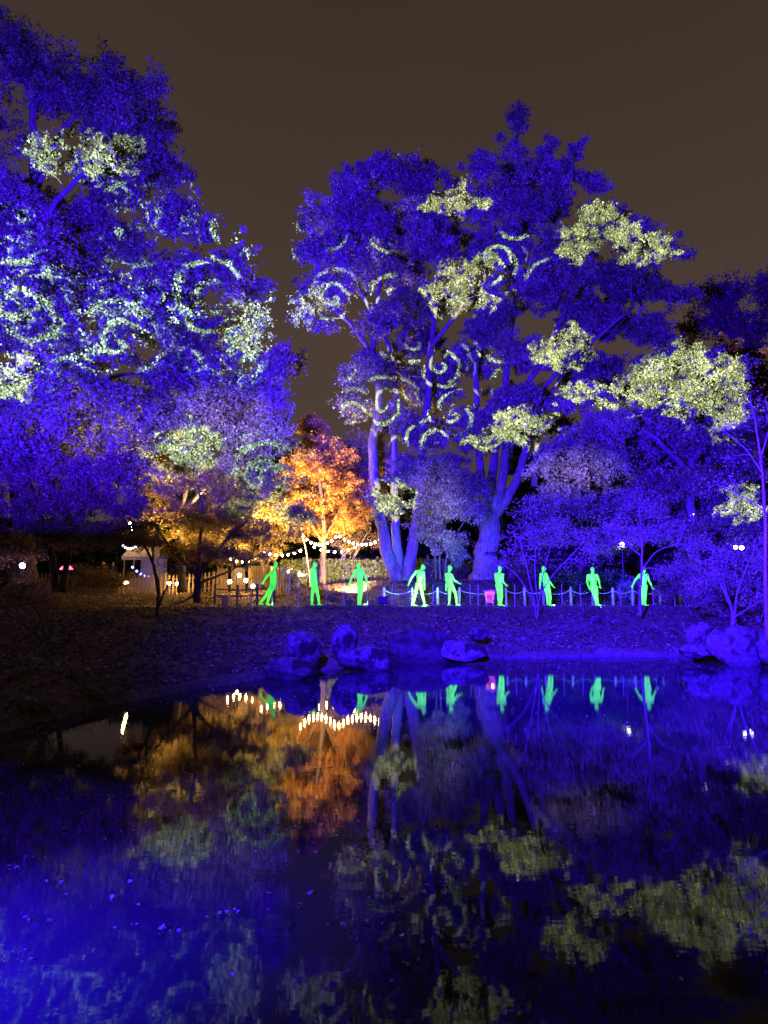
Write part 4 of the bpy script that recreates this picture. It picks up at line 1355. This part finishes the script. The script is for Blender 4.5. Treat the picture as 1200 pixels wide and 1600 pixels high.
K3, K6, K5 = 0.00353, 0.00442, 0.00486
figs = [
    (416, 29.6, 'leaping green figure leaning forward, at the far left of the row',
     pose(245, 690, K3, head=(347, 205), pelvis=(312, 465), shL=(288, 300), shR=(345, 296), elL=(240, 345), haL=(207, 400), elR=(358, 380), haR=(352, 450),
          knL=(240, 565), foL=(172, 650), knR=(285, 565), foR=(262, 655), toe=(0.8, -0.5))),
    (493, 29.7, 'green figure seen side-on with legs apart and arms hanging, before the clipped hedge',
     pose(860, 710, K3, head=(845, 225), pelvis=(848, 480), shL=(805, 290), shR=(855, 285), elL=(800, 390), haL=(808, 470), elR=(870, 380), haR=(880, 460),
          knL=(818, 590), foL=(818, 700), knR=(893, 585), foR=(905, 680), toe=(1.0, -0.2))),
    (562, 29.8, 'green figure seen straight on with both arms held out and legs together',
     pose(205, 570, K6, head=(191, 192), pelvis=(210, 355), shL=(168, 240), shR=(233, 238), elL=(130, 300), haL=(108, 360), elR=(262, 305), haR=(280, 362),
          knL=(200, 455), foL=(192, 555), knR=(218, 455), foR=(208, 558), toe=(0.2, -1.0))),
    (655, 29.8, 'brightest green figure, mid-stride with feet wide apart and one arm trailing',
     pose(765, 585, K6, head=(800, 224), pelvis=(765, 380), shL=(742, 262), shR=(806, 272), elL=(697, 315), haL=(672, 368), elR=(812, 340), haR=(812, 402),
          knL=(728, 475), foL=(708, 570), knR=(792, 475), foR=(815, 570), toe=(1.0, -0.35))),
    (708, 29.9, 'green figure walking to the right with one hand stretched out in front',
     pose(1085, 570, K6, head=(1055, 213), pelvis=(1064, 378), shL=(1028, 272), shR=(1068, 278), elL=(1030, 338), haL=(1022, 395), elR=(1095, 328), haR=(1130, 350),
          knL=(1052, 470), foL=(1048, 562), knR=(1105, 445), foR=(1118, 552), toe=(1.0, -0.3))),
    (781, 29.9, 'yellow-green figure standing upright just right of the pink bucket lamp',
     pose(608, 580, K6, head=(612, 230), pelvis=(602, 385), shL=(578, 284), shR=(634, 288), elL=(580, 345), haL=(596, 395), elR=(630, 348), haR=(652, 372),
          knL=(598, 480), foL=(600, 572), knR=(622, 475), foR=(614, 572), toe=(0.7, -0.7))),
    (857, 30.0, 'green figure leaning back side-on behind the many-stemmed small tree',
     pose(1090, 580, K6, head=(1048, 232), pelvis=(1075, 385), shL=(1032, 284), shR=(1062, 282), elL=(1024, 345), haL=(1016, 395), elR=(1092, 352), haR=(1118, 388),
          knL=(1080, 475), foL=(1086, 572), knR=(1100, 475), foR=(1100, 570), toe=(0.95, -0.4))),
    (930, 30.1, 'green figure standing face on with arms at its sides, second from the right',
     pose(500, 522, K5, head=(482, 216), pelvis=(490, 362), shL=(444, 264), shR=(518, 262), elL=(436, 312), haL=(444, 358), elR=(533, 304), haR=(537, 345),
          knL=(494, 440), foL=(508, 515), knR=(512, 440), foR=(522, 515), toe=(0.5, -0.8))),
    (1005, 30.1, 'rightmost green figure, both arms spread wide, behind a thin stem',
     pose(900, 520, K5, head=(913, 214), pelvis=(906, 348), shL=(884, 256), shR=(930, 258), elL=(846, 300), haL=(820, 340), elR=(942, 308), haR=(962, 352),
          knL=(898, 430), foL=(896, 512), knR=(910, 432), foR=(908, 514), toe=(0.5, -0.8))),
]
for px, dep, lab, J in figs:
    b = on_ground(px, dep)
    o = link('figure_sculpture', body_mesh('figure_sculpture', J, [M_green]), None, (b[0], b[1], b[2] + 0.02))
    tag(o, lab, 'sculpture', 'green figures along the path')

# two people in the dark by the left-hand fence
for px, dep, lab, seed in ((160, 40, 'person in a dark coat standing at the picket fence, left of the pair', 0), (175, 40.6, 'person in a dark coat standing closest to the stall', 1)):
    J = pose(0, 0, 0.01, head=(0, -166), pelvis=(0, -92), shL=(-18, -142), shR=(18, -142), elL=(-24, -116), haL=(-16, -96), elR=(24, -116), haR=(14, -100),
             knL=(-9, -48), foL=(-10, -8), knR=(9, -48), foR=(10, -8), toe=(0.4 - seed * 0.8, -0.9))
    b = on_ground(px, dep)
    o = link('person', body_mesh('person', J, [M_cloth, M_skin], coat=True), None, b)
    tag(o, lab, 'person', 'people by the stall')

# ------------------------------------------------------------------ rope fence and stake fence
rf = thing('rope_fence', 'rope fence of stout wooden posts along the back of the path', 'fence')
post_me = MB().lathe((0, 0, 0), [(0.055, -0.1), (0.055, 0.62), (0.05, 0.72), (0.03, 0.77)], 10).mesh('post', M_post, False)
pp = [600, 644, 684, 718, 791, 820, 849, 892, 926, 958, 988, 1031, 1063]
tops = []
for i, px in enumerate(pp):
    b = on_ground(px, 31.0)
    o = link('post', post_me, rf, b); o.rotation_euler = (random.Random(i).uniform(-.04, .04), random.Random(i + 9).uniform(-.04, .04), 0)
    o.scale = (1, 1, 1.05)
    tops.append(b + np.array([0, 0, 0.68]))
for a, b in zip(tops[:-1], tops[1:]):
    L = np.linalg.norm(b - a)
    t = np.linspace(0, 1, 11)[:, None]
    p = a + (b - a) * t; p[:, 2] -= (4 * t * (1 - t))[:, 0] * 0.17 * min(1, L)
    MB().tube(p, 0.016, 6).build('rope', M_rope, rf, True)
sf = thing('stake_fence', 'line of thin stakes with a single wire along the pond side of the path', 'fence')
stake_me = MB().tube([(0, 0, -0.1), (0, 0, 0.4), (0.005, 0, 0.92)], [0.02, 0.018, 0.014], 6).mesh('stake', M_post)
sp_ = [392, 426, 466, 510, 538, 574, 612, 677, 735, 747, 804, 878, 907, 970, 1021, 1054]
prev = None
for i, px in enumerate(sp_):
    b = on_ground(px, 28.9)
    o = link('stake', stake_me, sf, b); o.rotation_euler = (0, random.Random(i).uniform(-.05, .05), 0)
    tp = b + np.array([0, 0, 0.8])
    if prev is not None:
        mid = 0.5 * (prev + tp) - UP * 0.03
        MB().tube([prev, mid, tp], 0.004, 4).build('wire', M_black, sf)
    prev = tp


# ------------------------------------------------------------------ picket fence, timber screen, gate
def picket_fence(label, px0, px1, d0, d1, hgt, material, gap, pw_, rails=2, name='picket_fence'):
    root = thing(name, label, 'fence')
    a = on_ground(px0, d0); b = on_ground(px1, d1)
    L = math.hypot(*(b - a)[:2]); th = math.atan2(b[1] - a[1], b[0] - a[0])
    pm = MB().box((0, 0, hgt / 2), (pw_, 0.03, hgt)).box((0, 0, hgt + 0.02), (pw_, 0.03, 0.045), taper=0.3).mesh('picket', material)
    pom = MB().box((0, 0.05, hgt / 2), (0.10, 0.10, hgt + 0.16)).mesh('post', material)
    n = int(L / gap)
    rr = random.Random(px0)
    for i in range(n + 1):
        p = a + (b - a) * (i / n)
        o = link('picket', pm, root, (p[0], p[1], G(p[0], p[1]) - 0.02 + rr.uniform(-0.015, 0.02)), th)
        if i % 12 == 0:
            link('post', pom, root, (p[0], p[1] + 0.03, G(p[0], p[1])), th)
    zl = [0.25 * hgt, 0.8 * hgt][:rails]
    for z in zl:
        nn_ = 8
        pts = [a + (b - a) * (k / nn_) for k in range(nn_ + 1)]
        pts = [(p[0], p[1] + 0.03, G(p[0], p[1]) + z) for p in pts]
        MB().tube(pts, 0.03, 4).build('rail', material, root)
    return root


picket_fence('dark picket fence running behind the left-hand trees', 40, 345, 37, 36, 1.0, M_wood, 0.20, 0.10)
picket_fence('short violet-lit picket fence between the leaping figure and the hedge', 424, 452, 34, 34, 1.25, M_wood_pale, 0.13, 0.08)
# post and rail fence in front
rl = thing('rail_fence', 'dark post-and-rail fence with two bars between yellow maple and leaping figure', 'fence')
pv = None
for px in (336, 371, 402, 428):
    b = on_ground(px, 31.6)
    MB().box((0, 0, 0.45), (0.09, 0.09, 1.0)).build('post', M_wood_dark, rl).location = b
    if pv is not None:
        for z in (0.45, 0.72):
            MB().tube([pv + UP * z, b + UP * z], 0.035, 6).build('rail', M_wood_dark, rl)
    pv = b
bx = thing('wooden_box', 'squat dark wooden box beside the post-and-rail fence', 'box', on_ground(353, 31.2))
MB().box((0, 0, 0.22), (0.28, 0.28, 0.44), taper=0.97).build('body', M_wood, bx)
MB().box((0, 0, 0.46), (0.33, 0.33, 0.04)).build('lid', M_wood, bx)
# timber screen glowing behind the rail fence
ts = thing('timber_screen', 'pale timber board screen glowing warm behind the post-and-rail fence', 'screen')
a = on_ground(338, 40); b = on_ground(436, 40)
nb_ = 22
for i in range(nb_):
    if i % 6 == 4:
        continue
    p = a + (b - a) * ((i + 0.5) / nb_)
    wd = (b[0] - a[0]) / nb_
    MB().box((0, 0, 0.7), (wd - 0.02, 0.04, 1.4)).build('board', M_wood_pale, ts).location = (p[0], p[1], G(p[0], p[1]))
for z in (0.3, 1.25):
    MB().box(((a[0] + b[0]) / 2, 40.07, a[2] + z), (b[0] - a[0], 0.06, 0.08)).build('rail', M_wood_dark, ts)


# ------------------------------------------------------------------ lanterns, string lights, lamps
def lantern(label, px, py, dep, em, watts, colour, r=0.085, cat='lantern', name='garden_lantern'):
    c = P(px, py, dep)
    g = G(c[0], c[1])
    root = thing(name, label, cat, (c[0], c[1], g))
    h = c[2] - g
    MB().tube([(0, 0, -0.1), (0, 0, h - r * 1.25)], 0.018, 6).build('pole', M_black, root)
    MB().lathe((0, 0, h), [(r * 0.7, -r * 1.35), (r * 0.8, -r * 1.1), (r * 0.3, -r * 0.95)], 10).build('base', M_black, root)
    MB().ball((0, 0, h), r, 12, 8).build('bulb', em, root, True)
    MB().lathe((0, 0, h), [(r * 1.0, r * 1.05), (r * 0.9, r * 1.2), (r * 0.2, r * 1.7)], 10).build('cap', M_black, root)
    return root


WARM = (1.0, 0.55, 0.18)
for px, py, dep, lab in [(197, 910, 36.5, 'big warm lantern glowing through the picket fence beside the people'),
                         (264, 911, 35.5, 'warm lantern just left of the yellow maple trunk, left of a close pair'),
                         (277, 912, 35.5, 'warm lantern just left of the yellow maple trunk, right of a close pair'),
                         (374, 899, 34, 'warm lantern high above the post-and-rail fence, leftmost of that cluster'),
                         (384, 907, 34.5, 'warm lantern in the middle of the cluster over the rail fence'),
                         (395, 916, 33.5, 'lowest warm lantern of the cluster over the rail fence'),
                         (359, 909, 34.5, 'warm lantern right of the yellow maple trunk, above the wooden box'),
                         (451, 893, 37.5, 'warm lantern on the left end of the clipped hedge')]:
    lantern(lab, px, py, dep, E_warm, 90, WARM)
lantern('violet-white globe lamp alone in the dark at far left', 35, 884, 25.5, E_violet, 60, (0.5, 0.25, 1), 0.095, 'lamp', 'globe_lamp')
lantern('white globe lamp shining through the right-hand foliage', 972, 851, 30.6, E_white, 30, (1, 1, 1), 0.10, 'lamp', 'globe_lamp')
lantern('left of the twin white globe lamps at far right', 1149, 855, 29.3, E_white, 20, (1, 1, 1), 0.08, 'lamp', 'globe_lamp')
lantern('right of the twin white globe lamps at far right', 1159, 856, 29.3, E_white, 20, (1, 1, 1), 0.08, 'lamp', 'globe_lamp')
# red-pink shade lamp
b = on_ground(102, 38)
c = P(102, 887, 38)
rt = thing('shade_lamp', 'red-pink glowing wide lamp shade on a thin pole at left', 'lamp', b)
MB().tube([(0, 0, 0), (0, 0, c[2] - b[2])], 0.02, 6).build('pole', M_black, rt)
MB().lathe((0, 0, c[2] - b[2]), [(0.34, -0.10), (0.30, -0.02), (0.16, 0.10), (0.05, 0.15)], 14).build('shade', E_pink, rt, True)


def strand(label, p0, p1, d, sag, nb, seed, em=None, r=0.05):
    root = thing('string_light', label, 'string lights')
    a, b = P(p0[0], p0[1], d), P(p1[0], p1[1], d)
    t = np.linspace(0, 1, 15)[:, None]
    k = sag * d / F
    pts = a + (b - a) * t
    pts[:, 2] -= (4 * t * (1 - t))[:, 0] * k
    MB().tube(pts, 0.012, 5).build('cable', M_black, root)
    bm_ = MB().ball((0, 0, -0.09), r, 10, 7).mesh('bulb', em or E_warm, True)
    hm = MB().lathe((0, 0, -0.05), [(0.02, 0), (0.02, 0.06)], 8).mesh('socket', M_black)
    for i in range(nb):
        s = (i + 0.5) / nb
        p = a + (b - a) * s; p[2] -= 4 * s * (1 - s) * k
        o = link('bulb', bm_, root, p)
        link('socket', hm, o)
    return root


strand('festoon string sagging from the pale pole to the orange maple', (470, 831), (528, 833), 35.8, 17, 9, 1)
strand('festoon string running from the orange maple to the three blue stems', (528, 833), (603, 834), 35.8, 15, 11, 2)
strand('low festoon string left of the pale pole, above the hedge end', (408, 858), (474, 856), 36.2, 8, 7, 3)
strand('festoon string hanging lower behind the others, at the top of the hedge', (486, 850), (560, 850), 38.0, 10, 7, 4)
strand('drooping festoon string among the leaves above the timber screen', (356, 868), (412, 858), 37.0, 12, 6, 5)
pole = thing('pole', 'thin pale leaning pole carrying the string lights', 'pole', on_ground(486, 35.8))
b = on_ground(486, 35.8); t_ = P(468, 812, 35.8)
MB().tube([(0, 0, -0.1), tuple((t_ - b) * 0.5 + np.array([0.06, 0, 0])), tuple(t_ - b)], [0.035, 0.03, 0.022], 8).build('shaft', M_wood_pale, pole)
MB().ball(tuple(t_ - b), 0.035, 8, 6).build('finial', M_wood_pale, pole)
# warm light the festoons and unseen uplighters throw into the maples, plus an added hedge wash
spot('warm_unseen_lamp', P(470, 905, 34.6), P(505, 745, 37.5), 13000, (1.0, 0.58, 0.18), 74, 0.8, 0.08)
spot('warm_unseen_lamp', P(375, 915, 31.8), P(385, 800, 33.5), 22000, (1.0, 0.60, 0.20), 110, 0.9, 0.08)
spot('warm_unseen_lamp', P(560, 915, 33.2), P(520, 893, 38.4), 8000, (1.0, 0.62, 0.22), 105, 1.0, 0.06)  # added wash brightening hedge and mound in place of festoon light
spot('warm_unseen_lamp', P(262, 920, 31.5), P(262, 770, 30.0), 16000, (1.0, 0.62, 0.20), 90, 0.9, 0.08)

# ------------------------------------------------------------------ stall with blue bulbs
sd = 42.0
st = thing('market_stall', 'white canvas market stall lit violet behind the picket fence', 'stall', on_ground(226, sd))
sb = on_ground(226, sd)
wv = 52 / F * sd
for sx_ in (-1, 1):
    for sy_ in (-1, 1):
        MB().box((sx_ * wv / 2, sy_ * 0.8, 1.1), (0.06, 0.06, 2.2)).build('post', M_wood_pale, st)
MB().add([(-wv / 2 - .1, -0.95, 2.15), (wv / 2 + .1, -0.95, 2.15), (wv / 2 + .1, 0.95, 2.15), (-wv / 2 - .1, 0.95, 2.15), (-wv / 2, 0, 2.75), (wv / 2, 0, 2.75),
          (-wv / 2 - .1, -0.95, 1.95), (wv / 2 + .1, -0.95, 1.95)],
         [(0, 1, 5, 4), (2, 3, 4, 5), (0, 4, 3), (1, 2, 5), (6, 7, 1, 0)]).build('canopy', M_canvas, st)
MB().box((0.2, 0.84, 1.2), (wv * 0.8, 0.02, 1.8)).build('back_panel', M_canvas, st)
MB().box((0, -0.55, 0.5), (wv * 0.95, 0.5, 0.95)).build('counter', M_canvas, st)
strand('white bulb cluster along the stall roof', (190, 848), (214, 850), 40.6, 6, 6, 6, E_dim, 0.06)
strand('blue bulb string sagging across the front of the stall', (204, 880), (244, 896), 40.6, 8, 6, 7, E_bluew, 0.07)
strand('warm bulb string hanging down beside the stall', (203, 812), (208, 838), 40.6, 1, 5, 8, E_warm, 0.06)
point('stall_lamp', tuple(sb + np.array([0.3, -0.1, 1.8])), 18, (0.6, 0.35, 1.0), 0.05)

# ------------------------------------------------------------------ pink bucket lamp and black floodlights
b = on_ground(765, 29.0)
pk = thing('bucket_lamp', 'pink glowing bucket-shaped lamp on legs at the edge of the path', 'lamp', b)
m, n, l, out = mat('pink_lit_drum')
em_ = n.new('ShaderNodeEmission')
tc_ = n.new('ShaderNodeTexCoord'); gr_ = n.new('ShaderNodeTexNoise'); gr_.inputs['Scale'].default_value = 3
cr_ = n.new('ShaderNodeValToRGB')
cr_.color_ramp.elements[0].position = 0.35; cr_.color_ramp.elements[0].color = (0.45, 0.04, 0.9, 1)
cr_.color_ramp.elements[1].position = 0.6; cr_.color_ramp.elements[1].color = (1.0, 0.22, 0.55, 1)
l.new(tc_.outputs['Object'], gr_.inputs['Vector']); l.new(gr_.outputs['Fac'], cr_.inputs[0]); l.new(cr_.outputs[0], em_.inputs['Color'])
em_.inputs['Strength'].default_value = 1.3
l.new(em_.outputs[0], out.inputs[0])
MB().lathe((0, 0, 0), [(0.12, 0.20), (0.15, 0.25), (0.20, 0.60), (0.21, 0.64)], 16).build('drum', m, pk, True)
MB().lathe((0, 0, 0), [(0.25, 0.642), (0.30, 0.66), (0.30, 0.70), (0.24, 0.71)], 16).build('rim', M_canvas, pk)
for k in range(4):
    th = k * math.pi / 2 + 0.75
    MB().tube([(0.17 * math.cos(th), 0.17 * math.sin(th), 0.3), (0.24 * math.cos(th), 0.24 * math.sin(th), -0.05)], 0.018, 6).build('leg', M_post, pk)
point('bucket_lamp_light', tuple(b + np.array([0, -0.45, 0.5])), 6, (1.0, 0.25, 0.8), 0.05)


def floodlight(label, px, dep, sc, rz):
    root = thing('floodlight', label, 'floodlight', on_ground(px, dep), rz, 'floodlights along the path')
    MB().lathe((0, 0, 0), [(0.10 * sc, 0.0), (0.10 * sc, 0.03 * sc), (0.05 * sc, 0.05 * sc)], 12).build('base', M_black, root)
    MB().tube([(0, 0, 0.04 * sc), (0, 0, 0.14 * sc)], 0.03 * sc, 8).build('stem', M_black, root)
    for s in (-1, 1):
        MB().tube([(0, 0, 0.13 * sc), (s * 0.17 * sc, 0, 0.15 * sc), (s * 0.19 * sc, 0, 0.26 * sc)], 0.012 * sc, 6).build('bracket', M_black, root)
    MB().box((0, 0, 0.26 * sc), (0.24 * sc, 0.14 * sc, 0.22 * sc), taper=1.55, tilt=(-0.25, 0, 0)).build('housing', M_black, root)
    return root


floodlight('black floodlight with a flared housing, left of the brightest figure', 598, 28.7, 1.15, 0.1)
floodlight('small violet-lit floodlight on the mound beside the arms-out figure', 545, 30.9, 0.8, -0.2)
floodlight('low dark floodlight on the mound between the two left-hand figures near the hedge', 520, 32.2, 0.8, 0.3)
# green-white uplight at the striding figures, unseen ones added to shade the others
for (px, dep, lab, J), w_ in zip(figs, (30, 30, 110, 1100, 400, 110, 130, 130, 90)):
    spot('figure_unseen_uplight', on_ground(px + 9, 28.75) + UP * 0.10, on_ground(px, dep) + UP * 0.55, w_, (0.30, 1.0, 0.70), 80, 0.8, 0.05)
spot('path_violet_lamp', on_ground(598, 28.9) + UP * 0.4, on_ground(640, 32.0) + UP * 0.2, 260, (0.32, 0.06, 1.0), 110, 0.9, 0.05)

# ------------------------------------------------------------------ far building with a few lit windows
fb = thing('far_building', 'distant low building with a few lit windows glimpsed through the foliage', 'building', (PX(880, 72), 72, 0))
bz = P(880, 790, 72)[2]
z0 = G(PX(880, 72), 72)
hw = 62 / F * 72
MB().box((0, 0, (bz + z0) / 2), (hw * 2, 6, bz - z0)).build('wall', M_wood_dark, fb)
MB().box((0, 0, bz + 0.12), (hw * 2 + 0.6, 6.6, 0.24)).build('roof', M_black, fb)
for px, py, a_, c_ in ((842, 810, 0.35, 0.9), (846, 822, 0.3, 0.5), (862, 839, 0.6, 0.35), (884, 838, 0.5, 0.5), (897, 845, 0.6, 0.3), (918, 838, 0.5, 0.4), (928, 812, 0.3, 0.5)):
    p = P(px, py, 69)
    f_ = MB().box((p[0] - PX(880, 72), -3.02, p[2]), (a_ + 0.1, 0.05, c_ + 0.1)).build('window', M_black, fb)
    MB().box((p[0] - PX(880, 72), -3.06, p[2]), (a_, 0.03, c_)).build('pane', E_window, f_)
